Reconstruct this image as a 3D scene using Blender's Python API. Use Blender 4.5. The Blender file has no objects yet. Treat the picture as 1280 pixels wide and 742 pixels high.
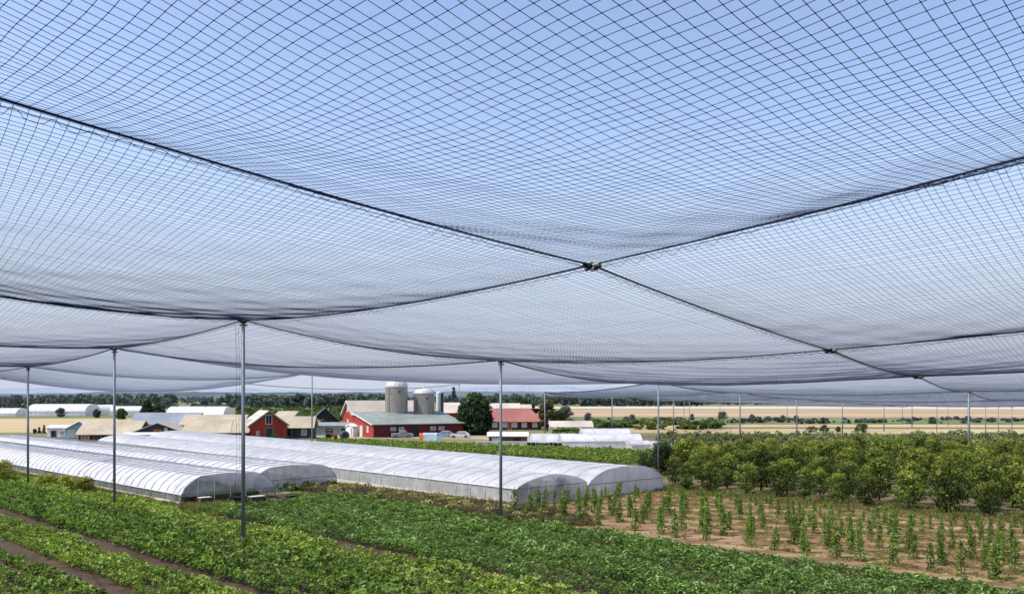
import bpy, math, random
import numpy as np
from mathutils import Vector
random.seed(7); rng = np.random.default_rng(7)
R = math.radians
EYE = 7.0; F = 1075.0; HY = 497.0
scene = bpy.context.scene
col = scene.collection
U = np.array([.70711, -.70711, 0.0])      # along the crop rows
V = np.array([.70711, .70711, 0.0])       # across them

def G(px, py):                             # ground point
    d = F*EYE/(py-HY); return ((px-640)/F*d, d)
def D(px, d): return ((px-640)/F*d, d)
def Z(py, d): return EYE+(HY-py)*d/F
def pq(p, q): return (.70711*(p+q), .70711*(p-q))
def hyp(a, b): return math.hypot(a, b)

# ------------------------------------------------------------------ materials
def nodes_of(name):
    m = bpy.data.materials.new(name); m.use_nodes = True
    nt = m.node_tree; nt.nodes.clear()
    return m, nt, nt.nodes.new('ShaderNodeOutputMaterial')
def N(nt, t, **kw):
    n = nt.nodes.new(t)
    for k, v in kw.items():
        if k in n.inputs: n.inputs[k].default_value = v
        else: setattr(n, k, v)
    return n
def rgb(c): return (c[0], c[1], c[2], 1)
def ramp(nt, stops):
    r = nt.nodes.new('ShaderNodeValToRGB'); e = r.color_ramp.elements
    while len(e) < len(stops): e.new(.5)
    for i, (p, c) in enumerate(stops): e[i].position = p; e[i].color = rgb(c)
    return r
def mat(name, c1, c2=None, scale=4, rough=.8, bump=.0, bscale=None, metal=0, stretch=(1, 1, 1), detail=5, spec=.3, wave=None, stain=.0):
    m, nt, out = nodes_of(name); L = nt.links
    b = N(nt, 'ShaderNodeBsdfPrincipled', Roughness=rough, Metallic=metal)
    b.inputs['Specular IOR Level'].default_value = spec
    L.new(b.outputs[0], out.inputs[0])
    tc = N(nt, 'ShaderNodeTexCoord'); mp = N(nt, 'ShaderNodeMapping'); mp.inputs['Scale'].default_value = stretch
    L.new(tc.outputs['Object'], mp.inputs[0])
    n = N(nt, 'ShaderNodeTexNoise', Scale=scale, Detail=detail, Roughness=.62); L.new(mp.outputs[0], n.inputs['Vector'])
    c2 = c2 or tuple(x*.8 for x in c1)
    r = ramp(nt, [(.32, c2), (.68, c1)]); L.new(n.outputs[0], r.inputs[0])
    last = r.outputs[0]
    if stain:
        n2 = N(nt, 'ShaderNodeTexNoise', Scale=scale*.17, Detail=4); L.new(mp.outputs[0], n2.inputs['Vector'])
        r2 = ramp(nt, [(.35, (1-stain,)*3), (.65, (1, 1, 1))]); L.new(n2.outputs[0], r2.inputs[0])
        mx = N(nt, 'ShaderNodeMix', data_type='RGBA', blend_type='MULTIPLY'); mx.inputs[0].default_value = 1
        L.new(last, mx.inputs[6]); L.new(r2.outputs[0], mx.inputs[7]); last = mx.outputs[2]
    L.new(last, b.inputs['Base Color'])
    if wave:
        w = N(nt, 'ShaderNodeTexWave', Scale=wave[1], bands_direction=wave[0]); L.new(tc.outputs['Object'], w.inputs[0])
        bp = N(nt, 'ShaderNodeBump', Strength=wave[2], Distance=.05); L.new(w.outputs[0], bp.inputs['Height']); L.new(bp.outputs[0], b.inputs['Normal'])
    elif bump:
        nb = N(nt, 'ShaderNodeTexNoise', Scale=bscale or scale*3, Detail=6); L.new(mp.outputs[0], nb.inputs['Vector'])
        bp = N(nt, 'ShaderNodeBump', Strength=bump, Distance=.08); L.new(nb.outputs[0], bp.inputs['Height']); L.new(bp.outputs[0], b.inputs['Normal'])
    return m
def leafmat(name, stops, trans=.3, rough=.5, objvar=.25, patch=None, tip=None):
    m, nt, out = nodes_of(name); L = nt.links
    at = N(nt, 'ShaderNodeAttribute', attribute_name='leaf_tone')
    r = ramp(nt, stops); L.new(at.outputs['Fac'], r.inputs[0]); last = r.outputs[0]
    oi = N(nt, 'ShaderNodeObjectInfo')
    mr = N(nt, 'ShaderNodeMapRange'); mr.inputs['To Min'].default_value = 1-objvar; mr.inputs['To Max'].default_value = 1+objvar
    L.new(oi.outputs['Random'], mr.inputs[0])
    if patch:                                   # broad patches of paler growth
        g = N(nt, 'ShaderNodeNewGeometry'); n = N(nt, 'ShaderNodeTexNoise', Scale=patch[0], Detail=3); L.new(g.outputs['Position'], n.inputs['Vector'])
        mr2 = N(nt, 'ShaderNodeMapRange'); mr2.inputs[1].default_value = .3; mr2.inputs[2].default_value = .7
        mr2.inputs['To Min'].default_value = 1-patch[1]; mr2.inputs['To Max'].default_value = 1+patch[1]; L.new(n.outputs[0], mr2.inputs[0])
        mm = N(nt, 'ShaderNodeMath', operation='MULTIPLY'); L.new(mr.outputs[0], mm.inputs[0]); L.new(mr2.outputs[0], mm.inputs[1]); k = mm.outputs[0]
    else: k = mr.outputs[0]
    vm = N(nt, 'ShaderNodeVectorMath', operation='SCALE'); L.new(last, vm.inputs[0]); L.new(k, vm.inputs['Scale']); c = vm.outputs[0]
    b = N(nt, 'ShaderNodeBsdfPrincipled', Roughness=rough); b.inputs['Specular IOR Level'].default_value = .25; L.new(c, b.inputs['Base Color'])
    t = N(nt, 'ShaderNodeBsdfTranslucent'); hs = N(nt, 'ShaderNodeVectorMath', operation='MULTIPLY'); hs.inputs[1].default_value = (1.25, 1.3, .6)
    L.new(c, hs.inputs[0]); L.new(hs.outputs[0], t.inputs[0])
    mx = N(nt, 'ShaderNodeMixShader'); mx.inputs[0].default_value = trans
    L.new(b.outputs[0], mx.inputs[1]); L.new(t.outputs[0], mx.inputs[2]); L.new(mx.outputs[0], out.inputs[0])
    return m
def filmmat(name, c, alpha, transl, rough=.5, dirt=.12, crinkle=.25, scale=1.5):
    m, nt, out = nodes_of(name); L = nt.links
    tc = N(nt, 'ShaderNodeTexCoord')
    n = N(nt, 'ShaderNodeTexNoise', Scale=scale, Detail=6, Roughness=.6); L.new(tc.outputs['Object'], n.inputs['Vector'])
    r = ramp(nt, [(.3, tuple(x*(1-dirt*1.4) for x in c)), (.66, c)]); L.new(n.outputs[0], r.inputs[0])
    nb = N(nt, 'ShaderNodeTexNoise', Scale=5, Detail=4, Distortion=1.2); L.new(tc.outputs['Object'], nb.inputs['Vector'])
    bp = N(nt, 'ShaderNodeBump', Strength=crinkle*1.6, Distance=.16); L.new(nb.outputs[0], bp.inputs['Height'])
    b = N(nt, 'ShaderNodeBsdfPrincipled', Roughness=rough); b.inputs['Specular IOR Level'].default_value = .4
    L.new(r.outputs[0], b.inputs['Base Color']); L.new(bp.outputs[0], b.inputs['Normal'])
    t = N(nt, 'ShaderNodeBsdfTranslucent'); L.new(r.outputs[0], t.inputs[0]); L.new(bp.outputs[0], t.inputs['Normal'])
    x = N(nt, 'ShaderNodeMixShader'); x.inputs[0].default_value = transl; L.new(b.outputs[0], x.inputs[1]); L.new(t.outputs[0], x.inputs[2])
    tr = N(nt, 'ShaderNodeBsdfTransparent')
    y = N(nt, 'ShaderNodeMixShader')
    mr = N(nt, 'ShaderNodeMapRange'); mr.inputs[1].default_value = .3; mr.inputs[2].default_value = .7
    mr.inputs['To Min'].default_value = max(0, alpha-.1); mr.inputs['To Max'].default_value = min(1, alpha+.1)
    n3 = N(nt, 'ShaderNodeTexNoise', Scale=.8, Detail=3); L.new(tc.outputs['Object'], n3.inputs['Vector']); L.new(n3.outputs[0], mr.inputs[0])
    L.new(mr.outputs[0], y.inputs[0]); L.new(tr.outputs[0], y.inputs[1]); L.new(x.outputs[0], y.inputs[2]); L.new(y.outputs[0], out.inputs[0])
    return m

M = {}
M['thread'] = mat('net_thread', (.022, .028, .048), (.012, .016, .03), 3, .7)
def threadmat(name, c):
    m, nt, out = nodes_of(name); L = nt.links
    b = N(nt, 'ShaderNodeBsdfDiffuse', Color=rgb(c)); t = N(nt, 'ShaderNodeBsdfTranslucent', Color=rgb(c)); x = N(nt, 'ShaderNodeMixShader'); x.inputs[0].default_value = .5
    L.new(b.outputs[0], x.inputs[1]); L.new(t.outputs[0], x.inputs[2]); L.new(x.outputs[0], out.inputs[0]); return m
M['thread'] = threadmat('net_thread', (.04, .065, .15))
M['thread_mid'] = threadmat('mid_net_thread', (.15, .185, .29))  # thread colour lightened to hold some distance haze
M['thread_far'] = threadmat('far_net_thread', (.42, .465, .56))  # palest thread: the haze of the far bays is in its colour
M['rope'] = mat('black_cable', (.012, .013, .018), (.006, .006, .01), 8, .6)
M['steel'] = mat('galvanised_steel', (.24, .27, .285), (.17, .19, .205), 3, .5, metal=.25, stretch=(1, 1, .15), stain=.25)
M['darksteel'] = mat('dull_steel', (.10, .11, .12), (.06, .065, .07), 3, .5, metal=.3)
M['bright'] = mat('bright_shackle', (.7, .68, .6), (.4, .38, .33), 20, .3, metal=.6)
M['film'] = filmmat('white_polythene', (.89, .89, .91), .95, .28, dirt=.12, scale=.8)
M['film_thin'] = filmmat('thin_white_polythene', (.87, .875, .90), .82, .32, dirt=.2, scale=.7)
M['clear'] = filmmat('hazy_clear_polythene', (.72, .74, .74), .52, .4, dirt=.25)
M['clearside'] = filmmat('milky_side_polythene', (.82, .81, .77), .74, .4, dirt=.22)
M['shedfilm'] = filmmat('grey_side_netting', (.40, .43, .38), .6, .3, dirt=.3)
M['hoop_dark'] = mat('dark_hoop_pipe', (.16, .17, .19), (.1, .11, .12), 5, .5, metal=.3)
M['hoop_mid'] = mat('grey_hoop_pipe', (.36, .37, .4), (.28, .29, .31), 5, .5, metal=.2)
M['hoop_light'] = mat('pale_hoop_pipe', (.70, .71, .73), (.55, .56, .58), 5, .5, metal=.2)  # pale tone carries the whitish highlights of the tunnel ribs
M['white'] = mat('white_paint', (.74, .74, .72), (.6, .6, .57), 2.5, .6, stain=.15)
M['board'] = mat('pale_base_board', (.74, .70, .66), (.6, .56, .5), 3, .8, stain=.2)
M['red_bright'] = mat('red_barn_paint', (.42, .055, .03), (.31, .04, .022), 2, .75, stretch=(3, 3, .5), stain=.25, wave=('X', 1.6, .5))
M['red_dark'] = mat('dark_and_shaded_red_paint', (.135, .02, .018), (.09, .014, .013), 2, .75, stretch=(3, 3, .5), stain=.25, wave=('X', 1.6, .5))  # dark red paint; also holds the long barn front's shade as colour
M['charcoal'] = mat('charcoal_cladding', (.045, .048, .055), (.028, .03, .035), 3, .7, stretch=(3, 3, .5))
M['greywall'] = mat('grey_cladding', (.30, .32, .34), (.22, .235, .25), 3, .7, stretch=(3, 3, .5), stain=.2)
M['tanroof'] = mat('tan_metal_roof', (.50, .43, .31), (.40, .34, .24), 1.5, .6, stain=.22, wave=('X', .9, .35))
M['beigeroof'] = mat('pale_beige_roof', (.64, .57, .47), (.52, .46, .37), 1.5, .6, stain=.2, wave=('X', .9, .35))
M['greenroof'] = mat('grey_green_roof', (.30, .33, .295), (.215, .24, .215), 1.2, .55, stain=.25, wave=('X', .9, .4))
M['greyroof'] = mat('blue_grey_roof', (.27, .30, .35), (.2, .23, .27), 1.2, .55, stain=.2, wave=('X', .9, .4))
M['redroof'] = mat('red_metal_roof', (.38, .15, .12), (.30, .115, .095), 1.2, .6, stain=.2, wave=('X', .9, .4))
M['glass'] = mat('window_glass', (.30, .35, .40), (.12, .14, .17), 1.5, .12, spec=.6)
M['paleglass'] = mat('pale_window_glass', (.60, .64, .68), (.42, .46, .5), 1.5, .2, spec=.6)
M['silo'] = mat('weathered_silo_steel', (.41, .375, .32), (.30, .275, .235), 1.2, .55, metal=.25, stretch=(2.5, 2.5, .3), stain=.3)
M['silocap'] = mat('pale_silo_dome', (.72, .71, .68), (.55, .54, .52), 1.5, .45, metal=.15, stain=.2)
M['bark'] = mat('tree_bark', (.10, .07, .045), (.05, .035, .022), 12, .9, bump=.5)
M['stake'] = mat('green_stake', (.10, .14, .07), (.06, .09, .045), 10, .7)
M['tyre'] = mat('tyre_rubber', (.02, .02, .02), (.012, .012, .012), 10, .8)
M['black'] = mat('black_plastic', (.018, .018, .02), (.01, .01, .012), 6, .5)
M['crate_brown'] = mat('brown_board', (.16, .085, .05), (.09, .05, .03), 6, .8)
M['orange'] = mat('orange_paint', (.55, .16, .04), (.4, .11, .03), 5, .6)
M['bluepaint'] = mat('pale_blue_paint', (.30, .42, .55), (.2, .3, .42), 4, .5)
M['redpaint'] = mat('red_vehicle_paint', (.45, .05, .04), (.3, .035, .03), 4, .4)
M['greypaint'] = mat('grey_paint', (.28, .29, .31), (.18, .19, .2), 4, .5)
M['bale'] = mat('dark_wrapped_bale', (.09, .11, .11), (.05, .065, .065), 5, .5, bump=.3)
M['tent'] = mat('pale_tent_cloth', (.55, .6, .62), (.3, .42, .5), 3, .8, stain=.3)
M['stone'] = mat('pale_rubble', (.55, .47, .43), (.38, .22, .2), 6, .9, bump=.5)

# leaves
M['crop_dark'] = leafmat('dark_crop_leaves', [(0, (.025, .05, .009)), (.42, (.09, .155, .026)), (.8, (.19, .275, .05)), (1, (.29, .37, .09))], patch=(.35, .22))
M['crop_light'] = leafmat('light_crop_leaves', [(0, (.06, .10, .014)), (.45, (.165, .25, .038)), (.85, (.27, .36, .07)), (1, (.42, .47, .13))], patch=(.4, .22))
M['crop_fine'] = leafmat('fine_crop_leaves', [(0, (.03, .06, .012)), (.45, (.10, .18, .034)), (.8, (.19, .30, .07)), (1, (.33, .42, .15))], patch=(.3, .2))
M['vine'] = leafmat('young_plant_leaves', [(0, (.04, .08, .012)), (.45, (.13, .235, .035)), (.85, (.26, .38, .065)), (1, (.40, .48, .12))])
M['orchard'] = leafmat('orchard_leaves', [(0, (.025, .045, .01)), (.36, (.075, .12, .02)), (.62, (.18, .235, .038)), (.88, (.37, .385, .07)), (1, (.50, .37, .09))], objvar=.36)
M['hedge'] = leafmat('hedge_leaves', [(0, (.014, .035, .012)), (.5, (.035, .08, .022)), (1, (.09, .15, .04))], objvar=.3)
M['tree_dark'] = leafmat('dark_tree_leaves', [(0, (.010, .028, .012)), (.5, (.028, .06, .022)), (1, (.07, .12, .04))], objvar=.3)
M['tree_olive'] = leafmat('olive_brown_leaves', [(0, (.05, .045, .022)), (.5, (.13, .115, .055)), (1, (.24, .20, .10))], objvar=.2)
M['yellow'] = leafmat('yellow_bush_leaves', [(0, (.08, .09, .015)), (.5, (.26, .27, .04)), (1, (.55, .48, .07))])
M['dry'] = leafmat('dry_grass_blades', [(0, (.16, .14, .05)), (.4, (.27, .26, .08)), (.7, (.42, .34, .16)), (1, (.20, .29, .07))], patch=(.5, .3))
M['weed'] = leafmat('weedy_growth', [(0, (.09, .08, .045)), (.3, (.22, .18, .09)), (.55, (.24, .27, .07)), (.8, (.36, .26, .14)), (1, (.26, .20, .24))], patch=(.7, .35))
M['grass'] = leafmat('green_grass_blades', [(0, (.05, .09, .02)), (.5, (.11, .17, .04)), (1, (.22, .26, .08))], patch=(.3, .25))
M['wood'] = leafmat('far_wood_leaves', [(0, (.06, .085, .08)), (.5, (.09, .12, .105)), (1, (.15, .175, .125))], patch=(.02, .3), trans=.1)  # greyed leaf colours with distance haze mixed in
M['wood_far'] = leafmat('very_far_wood_leaves', [(0, (.14, .18, .22)), (.5, (.17, .21, .25)), (1, (.21, .25, .27))], patch=(.01, .2), trans=.1)  # bluer and paler still: horizon haze painted into the leaves
M['orch_far'] = leafmat('far_orchard_leaves', [(0, (.05, .075, .035)), (.45, (.10, .135, .055)), (1, (.22, .24, .10))], patch=(.06, .2), trans=.15)

# ------------------------------------------------------------------ mesh helpers
def np_mesh(name, v, f, m, parent=None, leaf_tone=None, smooth=False):
    v = np.asarray(v, dtype=np.float32).reshape(-1, 3); f = np.asarray(f, dtype=np.int32)
    me = bpy.data.meshes.new(name); k = f.shape[1]
    me.vertices.add(len(v)); me.vertices.foreach_set('co', v.ravel())
    me.loops.add(f.size); me.loops.foreach_set('vertex_index', f.ravel())
    me.polygons.add(len(f)); me.polygons.foreach_set('loop_start', np.arange(len(f), dtype=np.int32)*k)
    if smooth: me.polygons.foreach_set('use_smooth', np.ones(len(f), dtype=bool))
    me.update(calc_edges=True)
    if leaf_tone is not None:
        a = me.attributes.new('leaf_tone', 'FLOAT', 'FACE'); a.data.foreach_set('value', np.asarray(leaf_tone, dtype=np.float32))
    me.materials.append(m)
    o = bpy.data.objects.new(name, me); col.objects.link(o)
    if parent: o.parent = parent
    return o
class MB:
    def __init__(s): s.v = []; s.f = []
    def add(s, vs, fs):
        n = len(s.v); s.v += [tuple(p) for p in vs]; s.f += [tuple(i+n for i in f) for f in fs]; return s
    def box(s, x0, y0, z0, x1, y1, z1):
        vs = [(x0, y0, z0), (x1, y0, z0), (x1, y1, z0), (x0, y1, z0), (x0, y0, z1), (x1, y0, z1), (x1, y1, z1), (x0, y1, z1)]
        return s.add(vs, [(3, 2, 1, 0), (4, 5, 6, 7), (0, 1, 5, 4), (1, 2, 6, 5), (2, 3, 7, 6), (3, 0, 4, 7)])
    def prism(s, poly, x0, x1, axis='x'):
        n = len(poly)
        if axis == 'x': vs = [(x0, a, b) for a, b in poly]+[(x1, a, b) for a, b in poly]
        elif axis == 'y': vs = [(a, x0, b) for a, b in poly]+[(a, x1, b) for a, b in poly]
        else: vs = [(a, b, x0) for a, b in poly]+[(a, b, x1) for a, b in poly]
        return s.add(vs, [tuple(range(n))[::-1], tuple(range(n, 2*n))]+[(i, (i+1) % n, (i+1) % n+n, i+n) for i in range(n)])
    def tube(s, pts, r, n=6, cap=True):
        pts = [Vector(p) for p in pts]; rs = r if isinstance(r, (list, tuple)) else [r]*len(pts)
        base = len(s.v)
        for i, p in enumerate(pts):
            t = (pts[min(i+1, len(pts)-1)]-pts[max(i-1, 0)]).normalized()
            a = t.cross(Vector((0, 0, 1)));  a = a if a.length > .05 else t.cross(Vector((1, 0, 0)))
            a.normalize(); b = t.cross(a)
            for k in range(n):
                w = 2*math.pi*k/n; s.v.append(tuple(p+(a*math.cos(w)+b*math.sin(w))*rs[i]))
        for i in range(len(pts)-1):
            for k in range(n):
                s.f.append((base+i*n+k, base+i*n+(k+1) % n, base+(i+1)*n+(k+1) % n, base+(i+1)*n+k))
        if cap:
            s.f.append(tuple(base+k for k in range(n))[::-1]); s.f.append(tuple(base+(len(pts)-1)*n+k for k in range(n)))
        return s
    def lathe(s, prof, n=24, cx=0, cy=0):
        base = len(s.v)
        for r, z in prof:
            for k in range(n):
                w = 2*math.pi*k/n; s.v.append((cx+r*math.cos(w), cy+r*math.sin(w), z))
        for i in range(len(prof)-1):
            for k in range(n):
                s.f.append((base+i*n+k, base+i*n+(k+1) % n, base+(i+1)*n+(k+1) % n, base+(i+1)*n+k))
        s.f.append(tuple(base+k for k in range(n))[::-1]); s.f.append(tuple(base+(len(prof)-1)*n+k for k in range(n)))
        return s
    def build(s, name, m, parent=None, smooth=False, bevel=0):
        me = bpy.data.meshes.new(name); me.from_pydata(s.v, [], s.f); me.update()
        if smooth: me.polygons.foreach_set('use_smooth', [True]*len(me.polygons))
        me.materials.append(m); o = bpy.data.objects.new(name, me); col.objects.link(o)
        if parent: o.parent = parent
        if bevel:
            b = o.modifiers.new('bevel', 'BEVEL'); b.width = bevel; b.segments = 2; b.limit_method = 'ANGLE'
        return o
def tag(o, label, cat, group=None, kind=None):
    if label: o['label'] = label
    if cat: o['category'] = cat
    if group: o['group'] = group
    if kind: o['kind'] = kind
    return o
def thing(name, label, cat, loc=(0, 0, 0), rz=0, group=None):
    o = bpy.data.objects.new(name, None); o.empty_display_size = .3; col.objects.link(o)
    o.location = (loc[0], loc[1], loc[2] if len(loc) > 2 else 0); o.rotation_euler = (0, 0, rz)
    return tag(o, label, cat, group)
def copy_tree(o, parent=None):
    kids = list(o.children); c = o.copy(); col.objects.link(c); c.parent = parent
    for k in kids: copy_tree(k, c)
    return c

# ------------------------------------------------------------------ leaves
def leaves(C, A, Nn, l, w, fold=.18):
    """C centres, A axes, Nn normals -> folded six-point leaves"""
    A = A/np.linalg.norm(A, axis=1, keepdims=True)
    S = np.cross(A, Nn); S /= np.linalg.norm(S, axis=1, keepdims=True)+1e-9
    Nn = np.cross(S, A)
    l = np.broadcast_to(l, (len(C),))[:, None]; w = np.broadcast_to(w, (len(C),))[:, None]
    b = C-A*l*.5; t = C+A*l*.5-Nn*l*.12; up = Nn*w*fold
    v = np.stack([b, C-A*l*.18+S*w*.5+up, C+A*l*.2+S*w*.38+up, t, C+A*l*.2-S*w*.38+up, C-A*l*.18-S*w*.5+up], 1)
    i = np.arange(len(C))[:, None]*6
    f = np.concatenate([i+np.array([[0, 1, 2, 3]]), i+np.array([[0, 3, 4, 5]])], 1).reshape(-1, 4)
    return v.reshape(-1, 3), f
def rdir(n, up=0):
    d = rng.normal(size=(n, 3)); d[:, 2] += up; return d/np.linalg.norm(d, axis=1, keepdims=True)
def plant_tpl(n, rad, h, l, w, up=1.2):
    a = rng.uniform(0, 2*np.pi, n); r = rad*np.sqrt(rng.uniform(0, 1, n)); z = h*(.25+.75*rng.uniform(0, 1, n)**.6)*(1-.45*(r/rad)**2)
    C = np.stack([r*np.cos(a), r*np.sin(a), z], 1)
    A = np.stack([np.cos(a), np.sin(a), rng.uniform(-.35, .45, n)], 1)+rng.normal(size=(n, 3))*.45
    v, f = leaves(C, A, rdir(n, up), l*rng.uniform(.7, 1.25, n), w*rng.uniform(.7, 1.2, n))
    rn = np.clip(.15+.55*z/h+rng.normal(size=n)*.2, 0, 1)  # leaves higher on the plant get a lighter tone
    return v, f, np.repeat(rn, 2)
def blade_tpl(n, rad, h, w):
    a = rng.uniform(0, 2*np.pi, n); r = rad*np.sqrt(rng.uniform(0, 1, n))
    hh = h*rng.uniform(.5, 1.1, n)
    A = np.stack([np.cos(a)*.5, np.sin(a)*.5, np.ones(n)], 1)+rng.normal(size=(n, 3))*.25
    A /= np.linalg.norm(A, axis=1, keepdims=True)
    C = np.stack([r*np.cos(a), r*np.sin(a), 0*r], 1)+A*hh[:, None]*.5
    v, f = leaves(C, A, rdir(n), hh, w*rng.uniform(.7, 1.4, n))
    return v, f, np.repeat(rng.uniform(0, 1, n), 2)
def crown_tpl(kind, h, w, z0, clumps, per, l, seed=0, wl=.55):
    """clumps of leaves filling a crown; coordinates in metres, origin at the foot of the tree"""
    Cs = []; tone = []; Ds = []
    H = h-z0
    for _ in range(clumps):
        if kind == 'cone':
            t = rng.uniform(0, 1)**1.3; rr = w/2*(1-t)**.8*(.55+.45*rng.uniform()); z = z0+H*t
        elif kind == 'column':
            t = rng.uniform(0, 1); rr = w/2*rng.uniform(.1, .75)*(1-.5*t); z = z0+H*t
        else:
            t = rng.uniform(0.04, .97); prof = (4*t*(1-t))**.55*(1.12-.28*t); rr = w/2*prof*rng.uniform(.35, .86); z = z0+H*t
        a = rng.uniform(0, 2*np.pi); c = np.array([rr*np.cos(a), rr*np.sin(a), z])
        cr = min(w, 1.3*H)*(.17 if kind != 'column' else .3)*rng.uniform(.65, 1.25)
        d = rdir(per); q = d*(cr*rng.uniform(.5, 1.05, per)**.5)[:, None]; q[:, 2] *= .8
        Cs.append(c+q); Ds.append(d+np.array([np.cos(a), np.sin(a), .6])*.35)
        tone.append(np.clip(.18+.38*(z-z0)/H+.28*q[:, 2]/cr+rng.normal()*.13+rng.normal(size=per)*.14, 0, 1))  # tone darker low in the crown and low in each clump, plus random
    C = np.concatenate(Cs); Dn = np.concatenate(Ds); t = np.concatenate(tone); n = len(C)
    C[:, 2] = np.maximum(C[:, 2], .04)
    A = rdir(n)+np.array([0, 0, -.15])
    v, f = leaves(C, A, Dn+rng.normal(size=(n, 3))*.35, l*rng.uniform(.7, 1.3, n), l*wl*rng.uniform(.7, 1.2, n))
    return v, f, np.repeat(t, 2)
def scatter(name, tpls, P, s, m, label, cat, zs=None, rotate=True):
    """many small plants nobody could count, joined to one mesh"""
    P = np.asarray(P, dtype=float); n = len(P); s = np.broadcast_to(s, (n,))
    zs = s if zs is None else np.broadcast_to(zs, (n,))
    pick = rng.integers(0, len(tpls), n); ang = rng.uniform(0, 2*np.pi, n)
    Vs = []; Fs = []; Rs = []; off = 0
    for k, (v, f, r) in enumerate(tpls):
        idx = np.where(pick == k)[0]
        if not len(idx): continue
        c, sn = np.cos(ang[idx])[:, None], np.sin(ang[idx])[:, None]
        x = (v[None, :, 0]*c-v[None, :, 1]*sn)*s[idx][:, None]+P[idx, 0:1]
        y = (v[None, :, 0]*sn+v[None, :, 1]*c)*s[idx][:, None]+P[idx, 1:2]
        z = v[None, :, 2]*zs[idx][:, None]+P[idx, 2:3]
        Vs.append(np.stack([x, y, z], 2).reshape(-1, 3))
        Fs.append((f[None]+(np.arange(len(idx))*len(v))[:, None, None]+off).reshape(-1, 4)); off += len(idx)*len(v)
        Rs.append(np.clip(r[None]+rng.normal(size=(len(idx), 1))*.09, 0, 1).ravel())
    o = np_mesh(name, np.concatenate(Vs), np.concatenate(Fs), m, leaf_tone=np.concatenate(Rs))
    return tag(o, label, cat, kind='stuff')
def in_view(x, y, mg=.05): return y > 6 and abs(x)/y < .5953+mg

# ------------------------------------------------------------------ ground and fields
def sheet(name, pts, z, m):
    o = MB().add([(x, y, z) for x, y in pts], [tuple(range(len(pts)))]).build(name, m); o['kind'] = 'structure'; return o
M['ground'] = mat('rough_grassland', (.13, .16, .05), (.20, .17, .085), .06, .95, bump=.3, bscale=2, detail=8)
M['soil'] = mat('dark_crop_soil', (.115, .072, .042), (.05, .032, .02), 1.6, .95, bump=1, bscale=7, detail=8, stain=.3)
def ystuff():
    m, nt, out = nodes_of('pinkish_brown_soil'); L = nt.links
    b = N(nt, 'ShaderNodeBsdfPrincipled', Roughness=.95); b.inputs['Specular IOR Level'].default_value = .1; L.new(b.outputs[0], out.inputs[0])
    tc = N(nt, 'ShaderNodeTexCoord'); mp = N(nt, 'ShaderNodeMapping'); mp.inputs['Rotation'].default_value = (0, 0, R(45)); mp.inputs['Scale'].default_value = (.16, .9, 1)
    L.new(tc.outputs['Object'], mp.inputs[0])
    n = N(nt, 'ShaderNodeTexNoise', Scale=1.1, Detail=9, Roughness=.68); L.new(mp.outputs[0], n.inputs['Vector'])
    r = ramp(nt, [(.3, (.065, .038, .024)), (.43, (.175, .10, .058)), (.54, (.32, .195, .11)), (.64, (.55, .41, .25))]); L.new(n.outputs[0], r.inputs[0])
    n2 = N(nt, 'ShaderNodeTexNoise', Scale=.55, Detail=6, Roughness=.7); L.new(mp.outputs[0], n2.inputs['Vector'])
    r2 = ramp(nt, [(.5, (0, 0, 0)), (.62, (1, 1, 1))]); L.new(n2.outputs[0], r2.inputs[0])
    mx = N(nt, 'ShaderNodeMix', data_type='RGBA'); L.new(r2.outputs[0], mx.inputs[0]); L.new(r.outputs[0], mx.inputs[6]); mx.inputs[7].default_value = (.17, .19, .06, 1)
    mm = N(nt, 'ShaderNodeMath', operation='MULTIPLY'); mm.inputs[1].default_value = .6; L.new(r2.outputs[0], mm.inputs[0]); L.new(mm.outputs[0], mx.inputs[0])
    L.new(mx.outputs[2], b.inputs['Base Color'])
    nb = N(nt, 'ShaderNodeTexNoise', Scale=5, Detail=8); L.new(tc.outputs['Object'], nb.inputs['Vector'])
    bp = N(nt, 'ShaderNodeBump', Strength=1, Distance=.1); L.new(nb.outputs[0], bp.inputs['Height']); L.new(bp.outputs[0], b.inputs['Normal'])
    return m
M['ysoil'] = ystuff()
M['drygrass'] = mat('dry_grass_floor', (.26, .21, .10), (.15, .15, .05), .5, .95, bump=.6, bscale=6, detail=8)
M['orchfloor'] = mat('orchard_floor', (.20, .16, .08), (.11, .10, .04), .5, .95, bump=.5, bscale=5, detail=8)
M['tan'] = mat('ripe_grain_field', (.50, .38, .21), (.36, .28, .14), .035, .95, stretch=(1, 4, 1), detail=8)
M['tan2'] = mat('bare_tan_field', (.52, .36, .23), (.36, .27, .16), .012, .95, stretch=(1, 5, 1), detail=10, stain=.3)
M['pale'] = mat('pale_stubble_field', (.60, .53, .43), (.38, .35, .25), .012, .95, stretch=(1, 5, 1), detail=8)
M['green'] = mat('green_field', (.20, .23, .09), (.10, .14, .05), .04, .95, stretch=(1, 3, 1), detail=10, stain=.3)
M['yard'] = mat('dusty_farmyard', (.40, .32, .22), (.24, .22, .10), .15, .95, bump=.3, bscale=3, detail=8)
sheet('ground', [(-6000, -300), (6000, -300), (6000, 9000), (-6000, 9000)], 0, M['ground'])
P4 = lambda *a: [pq(p, q) for p, q in a]
sheet('crop_soil', P4((-8, -130), (35.2, -75), (35.2, 20), (-8, 20)), .008, M['soil'])
sheet('planting_soil', P4((35.2, -57), (53.6, -37.6), (53.6, 30), (35.2, 30)), .012, M['ysoil'])
sheet('orchard_ground', P4((53.6, -47), (130, -100), (130, 60), (53.6, 60)), .008, M['orchfloor'])
sheet('dry_verge', P4((23.2, -140), (24.6, -140), (24.6, -56), (36, -56), (39.5, -38), (35.2, -38), (34.9, -56), (32.9, -58), (22.9, -54)), .02, M['drygrass'])
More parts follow.
